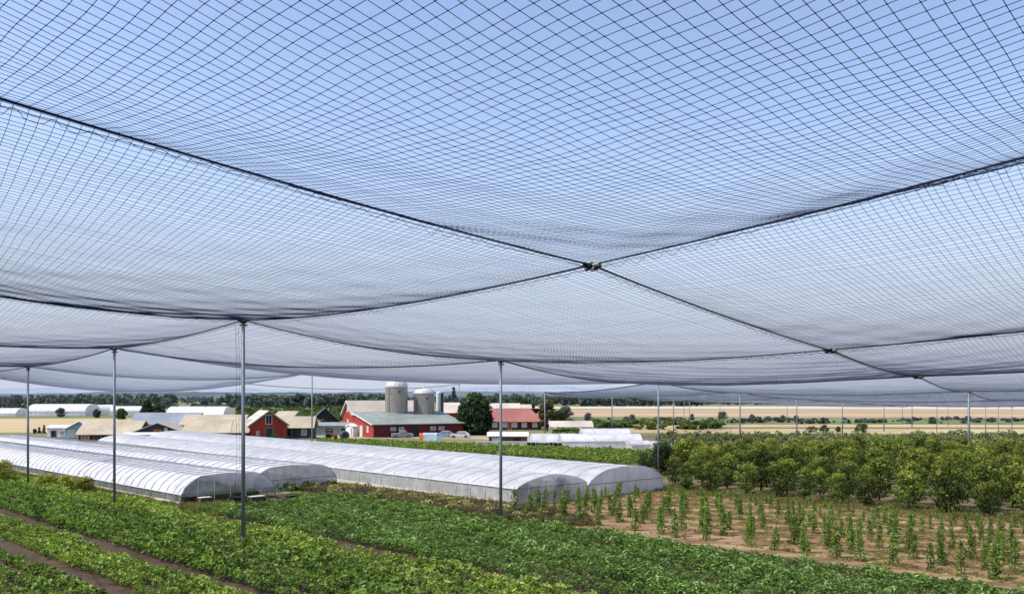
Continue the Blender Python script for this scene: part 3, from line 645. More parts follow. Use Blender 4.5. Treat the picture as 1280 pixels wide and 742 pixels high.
def panel(A, B, C, Dd, depth, mesh=.22, r=.0045, seg=.55, wr=.05, knots=False):
    """quad panel A-B / D-C hung between four cables"""
    la = ((NODE[A]-NODE[B]).length+(NODE[C]-NODE[Dd]).length)/2; lb = ((NODE[A]-NODE[Dd]).length+(NODE[B]-NODE[C]).length)/2
    nu = int(min(170, la/mesh)); nv = int(min(170, lb/mesh))
    if nu < 4 or nv < 4: return
    ph = rng.uniform(0, 6.28, 8)
    def surf(u, v):
        E0, E1 = edge(A, B, u), edge(Dd, C, u); F0, F1 = edge(A, Dd, v), edge(B, C, v)
        a, b, c, d = (np.array(NODE[k]) for k in (A, B, C, Dd)); u_, v_ = u[..., None], v[..., None]
        p = (1-v_)*E0+v_*E1+(1-u_)*F0+u_*F1-((1-u_)*(1-v_)*a+u_*(1-v_)*b+u_*v_*c+(1-u_)*v_*d)
        w = (1-(2*u-1)**2)*(1-(2*v-1)**2); w = w**.75
        m_ = np.minimum(1, 6*w)
        p[..., 2] -= depth*w
        x, y = u*la, v*lb
        wav = (np.sin(x*.9+ph[0]+1.3*np.sin(y*.5+ph[1]))*.5+np.sin(y*1.1+ph[2]+1.2*np.sin(x*.6+ph[3]))*.5+np.sin(x*2.3+y*1.7+ph[4])*.35+np.sin(y*3.1-x*1.1+ph[5])*.25)
        p[..., 2] += wav*wr*m_
        p[..., 0] += np.sin(y*2.1+x*.7+ph[6])*wr*.35*m_; p[..., 1] += np.sin(x*1.9-y*.6+ph[7])*wr*.35*m_
        return p
    vs = []; fs = []; off = 0
    tu = (np.arange(nu)+.5+rng.normal(size=nu)*.09)/nu; tv = (np.arange(nv)+.5+rng.normal(size=nv)*.09)/nv
    for (n, ln, first, t) in ((nu, lb, True, tu), (nv, la, False, tv)):
        s = np.linspace(0, 1, max(8, int(ln/seg))+1); T2, S2 = np.meshgrid(t, s, indexing='ij')
        P_ = surf(T2, S2) if first else surf(S2, T2)
        v, f = tubes('n', P_, r, None, None); vs.append(v); fs.append(f+off); off += len(v)
    if knots:
        T1, T2 = np.meshgrid(tu, tv); K = surf(T1, T2).reshape(-1, 3)
        k = r*2.3; o6 = np.array([[k, 0, 0], [-k, 0, 0], [0, k, 0], [0, -k, 0], [0, 0, k], [0, 0, -k]])
        v = (K[:, None]+o6[None]).reshape(-1, 3); b = np.arange(len(K))[:, None]*6
        f = np.concatenate([b+np.array([[0, 2, 4, 4]]), b+np.array([[2, 1, 4, 4]]), b+np.array([[1, 3, 4, 4]]), b+np.array([[3, 0, 4, 4]]), b+np.array([[2, 0, 5, 5]]), b+np.array([[1, 2, 5, 5]]), b+np.array([[3, 1, 5, 5]]), b+np.array([[0, 3, 5, 5]])])
        kn = (v, f[:, :3])
        np_mesh('knots', kn[0], kn[1], M['thread'], net)
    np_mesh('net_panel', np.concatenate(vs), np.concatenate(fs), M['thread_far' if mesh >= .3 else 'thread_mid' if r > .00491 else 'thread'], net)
panel('A0', 'N0', 'B0', 'AB', .95, .18, .0041, .3, .035, knots=True)
panel('A0', 'N0', 'P1', 'L1', .34, .18, .0049, .4, .025)
panel('N0', 'N1', 'B1', 'B0', .50, .18, .0049, .4, .025)
panel('N0', 'N1', 'P4', 'P1', .13, .19, .0050, .4, .02)
panel('L1', 'P1', 'P2', 'L2', .2, .22, .0058, .6, .02)
panel('P1', 'P4', 'P2', 'P2', .18, .22, .0058, .6, .02)
panel('N1', 'N2', 'B2', 'B1', .20, .22, .0058, .6, .02)
panel('N1', 'N2', 'P6', 'P4', .15, .28, .007, .6, .02)
panel('L2', 'P2', 'P3', 'L3', .15, .28, .007, .6, .015)
panel('P2', 'P4', 'P6', 'P5', .06, .30, .0075, .8, .012)
panel('P2', 'P5', 'P3', 'P3', .15, .30, .0075, .8, .012)
panel('P3', 'P5', 'F1', 'FL', .15, .36, .0072, .8, .01)
panel('L3', 'P3', 'FL', 'L4', .15, .34, .0072, .8, .01)
panel('N2', 'N3', 'B3', 'B2', .15, .30, .009, .8, .012)
panel('N2', 'N3', 'P8', 'P6', .12, .34, .008, .8, .01)
panel('P6', 'P8', 'R2', 'R1', .1, .36, .010, .8, .01)
panel('N3', 'N4', 'B4', 'B3', .1, .34, .010, .8, .01)
panel('N3', 'N4', 'P9', 'P8', .1, .36, .010, .8, .01)
panel('P8', 'P9', 'R3', 'R2', .1, .38, .011, .8, .01)
panel('N4', 'N5', 'P10', 'P9', .1, .38, .011, .8, .01)
panel('N4', 'N5', 'B5', 'B4', .1, .38, .011, .8, .01)
panel('P9', 'P10', 'R4', 'R3', .1, .4, .011, .8, .01)
panel('R1', 'R2', 'S2', 'S1', .1, .42, .011, .8, .01)
panel('R2', 'R3', 'S3', 'S2', .1, .42, .011, .8, .01)
panel('P10', 'P11', 'R5', 'R4', .1, .42, .012, .8, .01)
panel('P11', 'P12', 'S4', 'R5', .1, .42, .012, .8, .01)
panel('R3', 'R4', 'S4', 'S3', .1, .42, .012, .8, .01)
done = set()
def cable(a, b, r, lace=0):
    t = np.linspace(0, 1, 40); P_ = edge(a, b, t)
    MB().tube([tuple(p) for p in P_], r, 7).build('cable', M['rope'], net, smooth=True)
    if lace:
        L_ = (NODE[a]-NODE[b]).length; n = int(L_/.07); t = np.linspace(.004, .996, n); Q = edge(a, b, t)
        loops = np.abs(np.sin(np.arange(n)*.42+np.cumsum(rng.normal(size=n)*.12)))
        Q[:, 2] -= .03+loops*lace*(.7+.5*np.sin(np.arange(n)*.05)); Q += rng.normal(size=Q.shape)*.008
        MB().tube([tuple(p) for p in Q], .005, 4).build('lacing', M['rope'], net)
        Q = edge(a, b, t); Q[:, 2] -= .09+rng.normal(size=n)*.006
        MB().tube([tuple(p) for p in Q[::3]], .006, 4).build('edge_cord', M['rope'], net)
for a, b, r, l in [('A0', 'N0', .022, .16), ('N0', 'B0', .022, .16), ('N0', 'N1', .026, .14), ('N0', 'P1', .026, .14), ('N1', 'P4', .028, .1), ('N1', 'B1', .028, .12), ('P1', 'L1', .024, .10), ('A0', 'L1', .022, 0), ('A0', 'AB', .022, 0), ('B0', 'B1', .022, 0),
    ('P1', 'P2', .032, .1), ('P1', 'P4', .03, .1), ('N1', 'N2', .035, .1), ('P2', 'P4', .035, 0), ('P4', 'P6', .035, 0), ('P2', 'P3', .035, 0), ('P2', 'L2', .035, 0), ('P3', 'L3', .038, 0), ('P3', 'P5', .042, 0), ('P5', 'P6', .045, 0), ('P6', 'N2', .042, 0), ('N2', 'B2', .038, 0),
    ('N2', 'N3', .045, 0), ('P6', 'P8', .05, 0), ('P8', 'N3', .05, 0), ('N3', 'B3', .05, 0), ('N3', 'N4', .05, 0), ('P5', 'F1', .05, 0), ('F1', 'R0', .055, 0), ('FL', 'F1', .05, 0), ('P3', 'FL', .04, 0), ('R1', 'R2', .06, 0), ('P8', 'P9', .055, 0), ('P9', 'N4', .055, 0), ('N4', 'B4', .055, 0),
    ('P9', 'P10', .06, 0), ('P10', 'N5', .06, 0), ('P10', 'P11', .065, 0), ('P11', 'P12', .065, 0), ('R2', 'R3', .065, 0), ('P6', 'R1', .05, 0), ('P8', 'R2', .055, 0)]:
    cable(a, b, r, l)
def hub(k, s):
    n = NODE[k]; mb = MB()
    for q in range(7):
        a = rng.uniform(0, 6.28); c = (n.x+math.cos(a)*.12*s, n.y+math.sin(a)*.12*s, n.z-.04+rng.uniform(-.05, .04)*s)
        mb.tube([c, (c[0]+math.cos(a)*.16*s, c[1]+math.sin(a)*.16*s, c[2]+.02)], .045*s, 7)
    for q in range(5):
        a = q*1.3; mb.tube([(n.x+math.cos(a+w)*.17*s, n.y+math.sin(a+w)*.17*s, n.z-.05+.09*s*math.sin(w*2)) for w in np.linspace(0, 3, 9)], .02*s, 6)
    h = mb.build('cable_clamp', M['rope'], net, smooth=True)
    MB().tube([(n.x+.02, n.y-.14*s, n.z-.03), (n.x+.2*s, n.y-.16*s, n.z+.0)], .06*s, 8).tube([(n.x+.22*s, n.y-.14*s, n.z+.02), (n.x+.27*s, n.y-.1*s, n.z-.08*s)], .03*s, 8).build('shackle', M['bright'], net)
hub('N0', .95); hub('N1', 1.0); hub('N2', 1.3)
for k in ('P1', 'P2', 'P3', 'P4'): hub(k, .9)
# cord hanging down beside the tallest pole
n = NODE['P1']; mb = MB()
for s, r_ in ((-.30, .008), (-.16, .006)):
    mb.tube([(n.x+s+.03*math.sin(z*1.7), n.y-.1, z) for z in np.linspace(n.z-.2, .9, 24)], r_, 5)
for z in np.arange(1.2, n.z-.4, 1.1): mb.tube([(n.x-.30+.03*math.sin(z*1.7), n.y-.1, z), (n.x-.16+.03*math.sin(z*1.7), n.y-.1, z+.2)], .008, 4)
tag(mb.build('hanging_cord', M['rope']), 'dark knotted cords hanging beside the tallest pole', 'cord')

# ------------------------------------------------------------------ polytunnels
SHAPE = {'trap': [(.0, 0), (.035, .34), (.11, .68), (.19, .90), (.27, .95), (.5, 1)], 'peak': [(0, 0), (.03, .2), (.12, .48), (.25, .75), (.38, .91), (.5, 1)], 'flat': [(0, 0), (.035, .27), (.12, .6), (.24, .87), (.36, .96), (.5, 1)],
         'arch': [(0, 0), (.03, .3), (.1, .56), (.22, .82), (.36, .96), (.5, 1)]}
def prof(W, hs, hr, shape='arch'):
    sp = SHAPE[shape]; sp = sp+[(1-a, b) for a, b in sp[-2::-1]]
    pts = []
    for (a, b), (c, d) in zip(sp, sp[1:]): pts += [(a, b), ((a+c)/2, (b+d)/2+.008)]
    pts = pts[1:]
    return [(0, 0), (.05, hs)]+[(.05+(W-.1)*a, hs+(hr-hs)*b) for a, b in pts]+[(W-.05, hs), (W, 0)]
def polytunnel(label, corner, ang, L, W, hs, hr, sp, roofm, sidem, endm, hoopm, open_base=0, name='polytunnel', boards=True, shape='arch'):
    """local x runs back along the tunnel, y across it (away from the camera)"""
    t = thing(name, label, 'greenhouse', (corner[0], corner[1], 0), ang)
    n = int(L/sp); pr = prof(W, hs, hr, shape)
    up = pr[1:-1]; sub = 4; vs = []; fs = []; cols = n*sub+1
    for i in range(cols):
        x = L*i/(n*sub); sc = math.sin(math.pi*(i % sub)/sub)
        for j, (y, z) in enumerate(up):
            w = .03*sc+.02*math.sin(i*.7+j*1.9)+rng.normal()*.008
            k = 0 if j in (0, len(up)-1) else 1
            cy = y-W/2; r = math.hypot(cy, z-hs)+1e-6
            vs.append((x, y-cy/r*w*k, z-(z-hs)/r*w*k))
    m_ = len(up)
    for i in range(cols-1):
        for j in range(m_-1): fs.append((i*m_+j, (i+1)*m_+j, (i+1)*m_+j+1, i*m_+j+1))
    MB().add(vs, fs).build('roof_cover', roofm, t, smooth=True)
    for y0, y1, sgn in ((0.0, .05, -1), (W, W-.05, 1)):
        vs = []; fs = []
        for i in range(cols):
            x = L*i/(n*sub); b = .035*math.sin(i*2.3)+rng.normal()*.01
            vs += [(x, y0+sgn*.0, .12), (x, (y0+y1)/2+b*sgn, hs*.55), (x, y1, hs)]
        for i in range(cols-1): fs += [(i*3, (i+1)*3, (i+1)*3+1, i*3+1), (i*3+1, (i+1)*3+1, (i+1)*3+2, i*3+2)]
        MB().add(vs, fs).build('side_wall', sidem, t, smooth=True)
    for x in (0, L):
        p2 = [(y, z) for y, z in pr]
        if x == 0 and open_base: p2 = [(.05, open_base)]+pr[1:-1]+[(W-.05, open_base)] if open_base < hs else pr[1:-1]
        MB().add([(x, y, z-.02) for y, z in p2], [tuple(range(len(p2)))]).build('end_wall', endm, t)
    hp = prof(W+.05, hs, hr+.025, shape); hb = MB().tube([(0, y-.025, z) for y, z in hp], .022, 5)
    first = hb.build('hoop', hoopm, t, smooth=True)
    for i in range(1, n+1):
        o = first.copy(); col.objects.link(o); o.parent = t; o.location = (L*i/n, 0, 0)
    for k in range(1, 6):
        y = W*k/6; zt = np.interp(y, [a for a, b in pr], [b for a, b in pr])
        MB().tube([(-.03, y, 0), (-.03, y, zt-.03)], .025, 6).build('end_post', M['hoop_light'] if hoopm is not M['hoop_dark'] else M['hoop_dark'], t)
    MB().tube([(-.03, .05, hs), (-.03, W-.05, hs)], .02, 6).build('end_rail', M['hoop_dark'], t)
    MB().tube([(0, W/2, hr+.03), (L, W/2, hr+.03)], .02, 5).build('ridge_rope', M['hoop_light'], t)
    MB().tube([(0, .0, hs), (L, .0, hs)], .028, 5).build('gutter_rail', M['hoop_light'], t)
    if boards: MB().box(-.03, -.12, 0, L, -.03, .26).build('base_board', M['board'], t)
    return t
A1 = R(135)   # local x points back-left, local y must point back-right -> mirrored, so build with y across to the right
def tun(label, p0, W, q0, L, hs, hr, sp, *a, da=0, **k):
    # rotated by 135 degrees local y points to (-x,-y); shift the origin to the far side and flip instead
    x, y = pq(p0, q0); t = polytunnel(label, (x, y), A1+R(da), L, W, hs, hr, sp, *a, **k); t.scale = (1, -1, 1); return t
tun('long white polytunnel at the left with dark hoops and open crates under its gable', 24.2, 6.8, -54.5, 66, .72, 1.93, 1.2, M['film'], M['shedfilm'], M['clear'], M['hoop_mid'], open_base=.62, shape='trap')
tun('white polytunnel set back between the left tunnel and the middle tunnel', 31.15, 7.2, -58.0, 74, .85, 1.88, 1.35, M['film'], M['clearside'], M['clearside'], M['hoop_mid'], shape='trap')
tun('middle polytunnel with a hazy clear gable and milky side curtains', 39.2, 6.6, -38.8, 86, 1.15, 1.90, 1.55, M['film_thin'], M['clearside'], M['clear'], M['hoop_light'], da=-3.0, shape='peak')
tun('right polytunnel, the widest, with a milky white gable above the young plants', 46.1, 8.2, -38.6, 90, .95, 2.02, 1.6, M['film_thin'], M['clearside'], M['film_thin'], M['hoop_light'], da=-3.6, shape='flat')
P = []
for p0, W, q0, L in ((24.2, 6.8, -56, 60), (31.5, 6.6, -57, 60), (39.6, 5.9, -40.5, 60), (46.8, 6.9, -41, 60)):
    for row in np.linspace(.14, .86, 4):
        q = q0
        while q > q0-L: P.append((*pq(p0+W*row+(q0-q)*.045*(p0 > 39), q), 0)); q -= .9
scatter('tunnel_crop', mid, P, rng.uniform(.5, .95, len(P)), M['crop_dark'], 'rows of leafy plants growing inside the polytunnels', 'crop')
# crates and benches under the left gable
def crate(px, py, w, h, m, label):
    x, y = G(px, py); t = thing('crate', label, 'crate', (x, y, 0), R(45))
    MB().box(-w/2, -.25, .03, w/2, .25, h).build('body', m, t, bevel=.01)
    MB().box(-w/2-.02, -.27, h, w/2+.02, .27, h+.04).build('rim', M['board'] if m is M['crate_brown'] else m, t)
    for s in (-1, 1): MB().box(s*w/2*.8-.04, -.26, 0, s*w/2*.8+.04, -.252, h).build('slat', M['charcoal'], t)
crate(238, 630.5, .45, .5, M['black'], 'black crate at the left corner of the open gable')
crate(256, 631, .75, .5, M['crate_brown'], 'dark brown crate second from the left under the gable')
crate(298, 630.5, .9, .5, M['black'], 'black crate beside the tallest pole under the gable')
crate(321, 629.5, 1.0, .5, M['crate_brown'], 'long brown crate right of the tallest pole under the gable')
crate(365, 629, .7, .52, M['black'], 'black crate at the right corner of the open gable')
crate(876, 590, 2.0, .55, M['crate_brown'], 'low reddish brown crate by the orchard corner')

# ------------------------------------------------------------------ farm buildings
def window(t, x, z, w, h, face='front', L=0, W=0, fm='white', gm='glass', deep=.06, door=False):
    """opening on a wall: front (y=0), left end (x=0) or right end (x=L)"""
    e = .09
    def bx(mb, a0, b0, a1, b1, d0, d1):
        if face == 'front': mb.box(a0, -d1, b0, a1, -d0, b1)
        elif face == 'left': mb.box(-d1, a0, b0, -d0, a1, b1)
        else: mb.box(L+d0, a0, b0, L+d1, a1, b1)
    f = MB()
    bx(f, x, z, x+w, z+e, .003, deep); bx(f, x, z+h-e, x+w, z+h, .003, deep); bx(f, x, z+e, x+e, z+h-e, .003, deep); bx(f, x+w-e, z+e, x+w, z+h-e, .003, deep)
    if not door: bx(f, x+w/2-.025, z+e, x+w/2+.025, z+h-e, .003, deep*.8)
    fr = f.build('door_frame' if door else 'window_frame', M[fm], t)
    g = MB(); bx(g, x+e, z+e, x+w-e, z+h-e, .003, .02); g.build('door_leaf' if door else 'pane', M[gm], fr)
def house(name, label, C, ang, L, W, eave, ridge, wall='red_bright', roof='tanroof', front=None, rp=.5, over=.35, wins=(), hip=0, gambrel=False, foot=True, cat='barn', group=None, wz=0):
    t = thing(name, label, cat, (C[0], C[1], 0), R(ang), group)
    y1 = W*rp; th = .12
    if gambrel: crv = [(0, eave), (W*.14, eave+(ridge-eave)*.42), (W*.5, ridge), (W*.86, eave+(ridge-eave)*.42), (W, eave)]
    else: crv = [(0, eave), (y1, ridge), (W, eave if rp < .95 else eave)] if rp < .97 else [(0, eave), (W, ridge)]
    poly = [(0, wz-.1)]+crv+[(W, wz-.1)]
    n = len(poly)
    vs = [(0, a, b) for a, b in poly]+[(L, a, b) for a, b in poly]
    ends = [tuple(range(n)), tuple(range(n, 2*n))[::-1]]
    MB().add(vs, [ends[0], ends[1], (0, n, n+1, 1), (n-2, n-1, 2*n-1, 2*n-2)]).build('wall', M[wall], t)
    if front: MB().box(.02, -.015, 0, L-.02, .0-.003, eave-.02).build('shaded_front', M[front], t)  # thin sheet over the wall, its colour darkened to stand for shade
    # roof slabs
    def slab(a, b, ext0, ext1):
        (ya, za), (yb, zb) = a, b; d = math.hypot(yb-ya, zb-za); uy, uz = (yb-ya)/d, (zb-za)/d
        p0 = (ya-uy*ext0, za-uz*ext0); p1 = (yb+uy*ext1, zb+uz*ext1); ny, nz = -uz*th, uy*th
        o = .01
        x0a = -over; x1a = L+over
        vs = [(x0a, p0[0]+ny*.1, p0[1]+nz*.1+o), (x1a, p0[0]+ny*.1, p0[1]+nz*.1+o), (x1a-hip, p1[0]+ny*.1, p1[1]+nz*.1+o), (x0a+0, p1[0]+ny*.1, p1[1]+nz*.1+o)]
        vs += [(x, y+ny, z+nz) for x, y, z in vs]
        MB().add(vs, [(3, 2, 1, 0), (4, 5, 6, 7), (0, 1, 5, 4), (1, 2, 6, 5), (2, 3, 7, 6), (3, 0, 4, 7)]).build('roof', M[roof], t)
    for i in range(len(crv)-1):
        a, b = crv[i], crv[i+1]
        slab(a, b, over if i == 0 else 0, over if i == len(crv)-2 else 0)
    tr = MB()
    for i in range(len(crv)-1):
        (ya, za), (yb, zb) = crv[i], crv[i+1]
        tr.add([(-over-.04, ya, za-.12), (-over-.04, yb, zb-.12), (-over-.04, yb, zb+.13), (-over-.04, ya, za+.13), (-over-.01, ya, za-.12), (-over-.01, yb, zb-.12), (-over-.01, yb, zb+.13), (-over-.01, ya, za+.13)], [(0, 1, 2, 3), (7, 6, 5, 4), (0, 4, 5, 1), (1, 5, 6, 2), (2, 6, 7, 3), (3, 7, 4, 0)])
    tr.build('barge_board', M['white'] if roof != 'redroof' else M['redroof'], t)
    if foot: MB().box(-.04, -.04, -.05, L+.04, -.016, .18).build('footing', M['greywall'], t)
    for w in wins: window(t, *w[:4], **(w[4] if len(w) > 4 else {}), L=L, W=W)
    return t
# main barns. u = 32 deg
d0 = 150
C = D(467, d0)
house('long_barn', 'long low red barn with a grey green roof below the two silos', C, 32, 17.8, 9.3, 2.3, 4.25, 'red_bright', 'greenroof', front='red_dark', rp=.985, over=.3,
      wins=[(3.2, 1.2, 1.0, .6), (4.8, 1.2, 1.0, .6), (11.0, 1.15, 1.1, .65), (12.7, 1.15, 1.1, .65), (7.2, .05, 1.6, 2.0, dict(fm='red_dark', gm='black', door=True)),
            (2.2, .9, .8, 1.1, dict(face='left', gm='paleglass')), (5.0, .05, 1.3, 2.0, dict(face='left', gm='white', door=True)), (6.7, .9, 1.2, .8, dict(face='left'))])
house('lean_to', 'small white lean-to at the left end of the long red barn', D(441.5, 155.5), 32, 2.9, 3.6, 1.75, 2.2, 'white', 'white', over=.1, cat='shed',
      wins=[(1.2, .7, 1.0, .7, dict(gm='redpaint')), (.5, .05, .6, 1.5, dict(face='left', gm='greypaint', door=True))])
house('gambrel_barn', 'tall red barn with a pale beige roof left of the silos', D(441.5, 163), 32, 17, 5.4, 3.9, 6.4, 'red_bright', 'beigeroof', gambrel=False, over=.4,
      wins=[(2.3, 2.0, .8, .9, dict(face='left', gm='white')), (2.25, 4.3, .9, 1.0, dict(face='left', gm='beigeroof')), (3.6, .3, 1.2, 1.2, dict(face='left'))])
house('back_barn', 'red barn with a beige roof seen behind the right silo', D(551, 178), 10, 6.4, 8, 3.9, 5.9, 'red_bright', 'beigeroof', over=.3, wins=[(2, 1.5, 1, 1)])
house('red_roof_house', 'long dark red house with a red hipped roof and white windows', D(606, 186), 4, 12.3, 8, 2.0, 4.6, 'red_dark', 'redroof', over=.5, hip=2.6, cat='house',
      wins=[(x, .6, 1.15, 1.1, dict(gm='paleglass')) for x in (1.6, 3.7, 5.9, 8.0, 10.3)]+[(5.0, .05, .8, 1.7, dict(gm='redpaint', door=True))])
for a, L_, z, lb in [(603, 9, 5.6, 'beige roofed outbuilding behind the red roof, left'), (633, 6, 5.3, 'beige roofed outbuilding behind the red roof, right')]:
    house('outbuilding', lb, D(a, 205), 3, L_, 6, z-1.6, z, 'board', 'beigeroof', over=.2, wins=[(1, 1, 1, 1)])
# silos
def silo(px, d, wpx, top, dome, label, bm='silo', small=False):
    x, y = D(px, d); r = wpx*d/F/2; z1 = Z(dome, d); z2 = Z(top, d)
    t = thing('silo', label, 'silo', (x, y, 0))
    p = [(r, 0)]; z = .0
    while z < z1-.02:
        z = min(z+.42, z1); p += [(r, z-.04), (r*1.004, z-.02), (r, z)]
    MB().lathe(p, 40).build('barrel', M[bm], t, smooth=True)
    dp = [(r*1.03, z1-.02), (r*1.03, z1+.03)]
    for k in range(1, 9):
        a = k/9*math.pi/2; dp.append((r*math.cos(a)**(.85 if not small else 1), z1+.03+(z2-z1)*math.sin(a)*.93))
    MB().lathe(dp+[(.12, z2)], 40).build('dome', M['silocap' if not small else 'white'], t, smooth=True)
    if not small:
        for k in range(16):
            a = 2*math.pi*k/16; MB().tube([(q*1.012*math.cos(a), q*1.012*math.sin(a), zz+.015) for q, zz in dp[1:]], .018, 4).build('dome_seam', M['silo'], t)
        MB().lathe([(.32, z2-.12), (.32, z2+.05), (.16, z2+.12), (.14, z2+.38), (.02, z2+.45)], 12).build('vent', M['tanroof'], t, smooth=True)
        ld = MB()
        for s in (-.18, .18): ld.tube([(-.6*r+s, -r*.8-.16, .3 if not s else 1.2), (-.6*r+s, -r*.8-.16, z1-.3)], .035, 5)
        zz = 1.4
        while zz < z1-.4: ld.tube([(-.6*r-.18, -r*.8-.16, zz), (-.6*r+.18, -r*.8-.16, zz)], .02, 4); zz += .3
        ld.tube([(-.6*r-.25, -r*.8-.05, z1-.3), (-.6*r-.25, -r*.8-.5, z1-.35), (-.6*r+.25, -r*.8-.5, z1-.35), (-.6*r+.25, -r*.8-.05, z1-.3)], .03, 5)
        ld.build('ladder', M['darksteel'], t)
        MB().box(r*.3, -r*1.02, z1-1.1, r*.5, -r*.9, z1-.7).build('hatch', M['darksteel'], t)
    return t
silo(495.5, 163, 28, 472.5, 483.5, 'taller left silo with a pale domed top')
silo(530, 165, 26, 484.5, 491.5, 'shorter right silo with a pale domed top')
silo(548, 170, 5.5, 489, 491, 'slim white tank beside the shorter silo', 'white', True)
MBx = thing('feed_tower', 'dark narrow feed tower just right of the slim white tank', 'tower', D(552.5, 172))
MB().box(-.3, -.3, 0, .3, .3, Z(491, 172)).build('shaft', M['charcoal'], MBx, bevel=.04); MB().lathe([(.4, Z(491, 172)), (.3, Z(489.5, 172)), (.05, Z(489, 172))], 12).build('cap', M['greywall'], MBx)
for s in (-.31, .31): MB().box(s-.03, -.35, 0, s+.03, -.31, Z(492, 172)).build('rail', M['darksteel'], MBx)

# left cluster
g1 = dict(face='right')
house('gable_barn', 'red barn with a tan roof, its gable hatch facing right', D(312.5, 141), 138, 6.2, 5.6, 2.35, 4.9, 'red_bright', 'beigeroof') if False else None
def gable_barn():
    # local x = across the gable (right and back), local y = back along the ridge (left and back); ridge along y
    C = D(312.5, 142); t = thing('gable_barn', 'red barn with its white hatched gable facing right, tan roof', 'barn', (C[0], C[1], 0), R(28))
    W, L, e, r = 6.1, 7.2, 2.55, 4.75
    poly = [(0, -.1), (0, e), (W/2, r), (W, e), (W, -.1)]; n = 5
    MB().prism(poly, 0, L, 'y').build('wall', M['red_bright'], t)
    for sg in (0, 1):
        a, b = ((-.35, e-.25), (W/2, r+.02)) if sg == 0 else ((W+.35, e-.25), (W/2, r+.02))
        vs = [(a[0], -.35, a[1]), (b[0], -.35, b[1]), (b[0], L+.3, b[1]), (a[0], L+.3, a[1])]; vs += [(x, y, z+.13) for x, y, z in vs]
        MB().add(vs, [(3, 2, 1, 0), (4, 5, 6, 7), (0, 1, 5, 4), (1, 2, 6, 5), (2, 3, 7, 6), (3, 0, 4, 7)]).build('roof', M['beigeroof'], t)
        vs = [(a[0], -.40, a[1]-.1), (b[0], -.40, b[1]-.1), (b[0], -.40, b[1]+.16), (a[0], -.40, a[1]+.16)]; vs += [(x, y+.04, z) for x, y, z in vs]
        MB().add(vs, [(3, 2, 1, 0), (4, 5, 6, 7), (0, 1, 5, 4), (1, 2, 6, 5), (2, 3, 7, 6), (3, 0, 4, 7)]).build('barge_board', M['greywall'], t)
    window(t, W/2-.55, 2.6, 1.1, 1.6, gm='black'); window(t, W/2-.6, .05, 1.3, 2.0, gm='charcoal', fm='greywall', door=True)
    window(t, 1.0, .8, .5, .7); return t
gb = gable_barn()
def yhouse(name, label, C, ang, W, L, e, r, wall, roof, bb='white', wins=(), cat='barn'):
    """building whose gable faces the camera: x across, ridge back along y"""
    t = thing(name, label, cat, (C[0], C[1], 0), R(ang))
    MB().prism([(0, -.1), (0, e), (W/2, r), (W, e), (W, -.1)], 0, L, 'y').build('wall', M[wall], t)
    for sg in (0, 1):
        a, b = ((-.3, e-.2), (W/2, r+.02)) if sg == 0 else ((W+.3, e-.2), (W/2, r+.02))
        vs = [(a[0], -.3, a[1]), (b[0], -.3, b[1]), (b[0], L+.3, b[1]), (a[0], L+.3, a[1])]; vs += [(x, y, z+.12) for x, y, z in vs]
        MB().add(vs, [(3, 2, 1, 0), (4, 5, 6, 7), (0, 1, 5, 4), (1, 2, 6, 5), (2, 3, 7, 6), (3, 0, 4, 7)]).build('roof', M[roof], t)
    MB().tube([(-.3, -.33, e-.1), (W/2, -.33, r+.08), (W+.3, -.33, e-.1)], .07, 4).build('barge_board', M[bb], t)
    for w in wins: window(t, *w[:4], **(w[4] if len(w) > 4 else {}))
    return t
house('annex', 'charcoal annex with a tan roof right of the red gable barn', D(350, 147), 4, 5.4, 4.5, 2.0, 3.7, 'charcoal', 'tanroof', over=.4, cat='shed', wins=[(3.6, .6, .9, 1.0, dict(gm='glass')), (1.0, .05, 1.0, 1.7, dict(gm='black', door=True, fm='greywall'))])
house('long_shed', 'long low red shed with a tan roof joining the red gable barn', D(230, 141), 3, 10.2, 6.5, 1.35, 3.3, 'red_dark', 'tanroof', over=.35, cat='shed',
      wins=[(.6, .3, 1.1, .7, dict(gm='glass')), (3.0, .3, .7, .7), (6.2, .35, .8, .65, dict(gm='glass')), (8.3, .3, .7, .7)])
yhouse('dark_gable_shed', 'charcoal gabled shed with an orange board and a tan roof', D(158, 139), 10, 9.6, 7.5, 1.1, 2.85, 'charcoal', 'tanroof', 'greywall', wins=[(1.0, .2, 1.0, .8, dict(gm='paleglass')), (5.0, .2, 1.1, .8, dict(gm='paleglass')), (4.0, 1.3, 1.5, .7, dict(gm='orange', fm='charcoal')), (5.8, 1.3, .5, .8, dict(gm='paleglass'))])
house('porch', 'low porch with a pale flat roof in front of the charcoal shed', D(156, 136), 2, 7.5, 1.8, 1.15, 1.4, 'greywall', 'board', over=.3, cat='shed', wins=[(.4, .2, 1.0, .8), (2.1, .2, 1.2, .8, dict(gm='black', fm='greywall'))])
house('tan_shed', 'wide tan roofed shed behind the long low red shed', D(226, 160), 2, 11, 8, 2.0, 3.7, 'board', 'tanroof', over=.4, cat='shed', wins=[(2, .8, 1, .8)])
house('grey_roof_shed', 'blue grey roofed shed behind the charcoal shed', D(163, 165), 3, 12, 8, 2.0, 4.0, 'greywall', 'greyroof', over=.4, cat='shed', wins=[(2, .8, 1, .8), (6, .8, 1, .8)])
house('market_shed', 'long low shed with a tan roof and coloured stalls at the left of the cluster', D(98, 141), 7, 9.0, 8.5, 1.05, 3.05, 'red_dark', 'tanroof', over=.4, cat='shed', wins=[(.4, .1, 1.3, .8, dict(gm='orange', fm='board')), (2.4, .1, 1.2, .8, dict(gm='black', fm='greywall')), (4.6, .1, .9, .9, dict(gm='paleglass')), (6.6, .1, 1.4, .8, dict(gm='redpaint', fm='board'))])
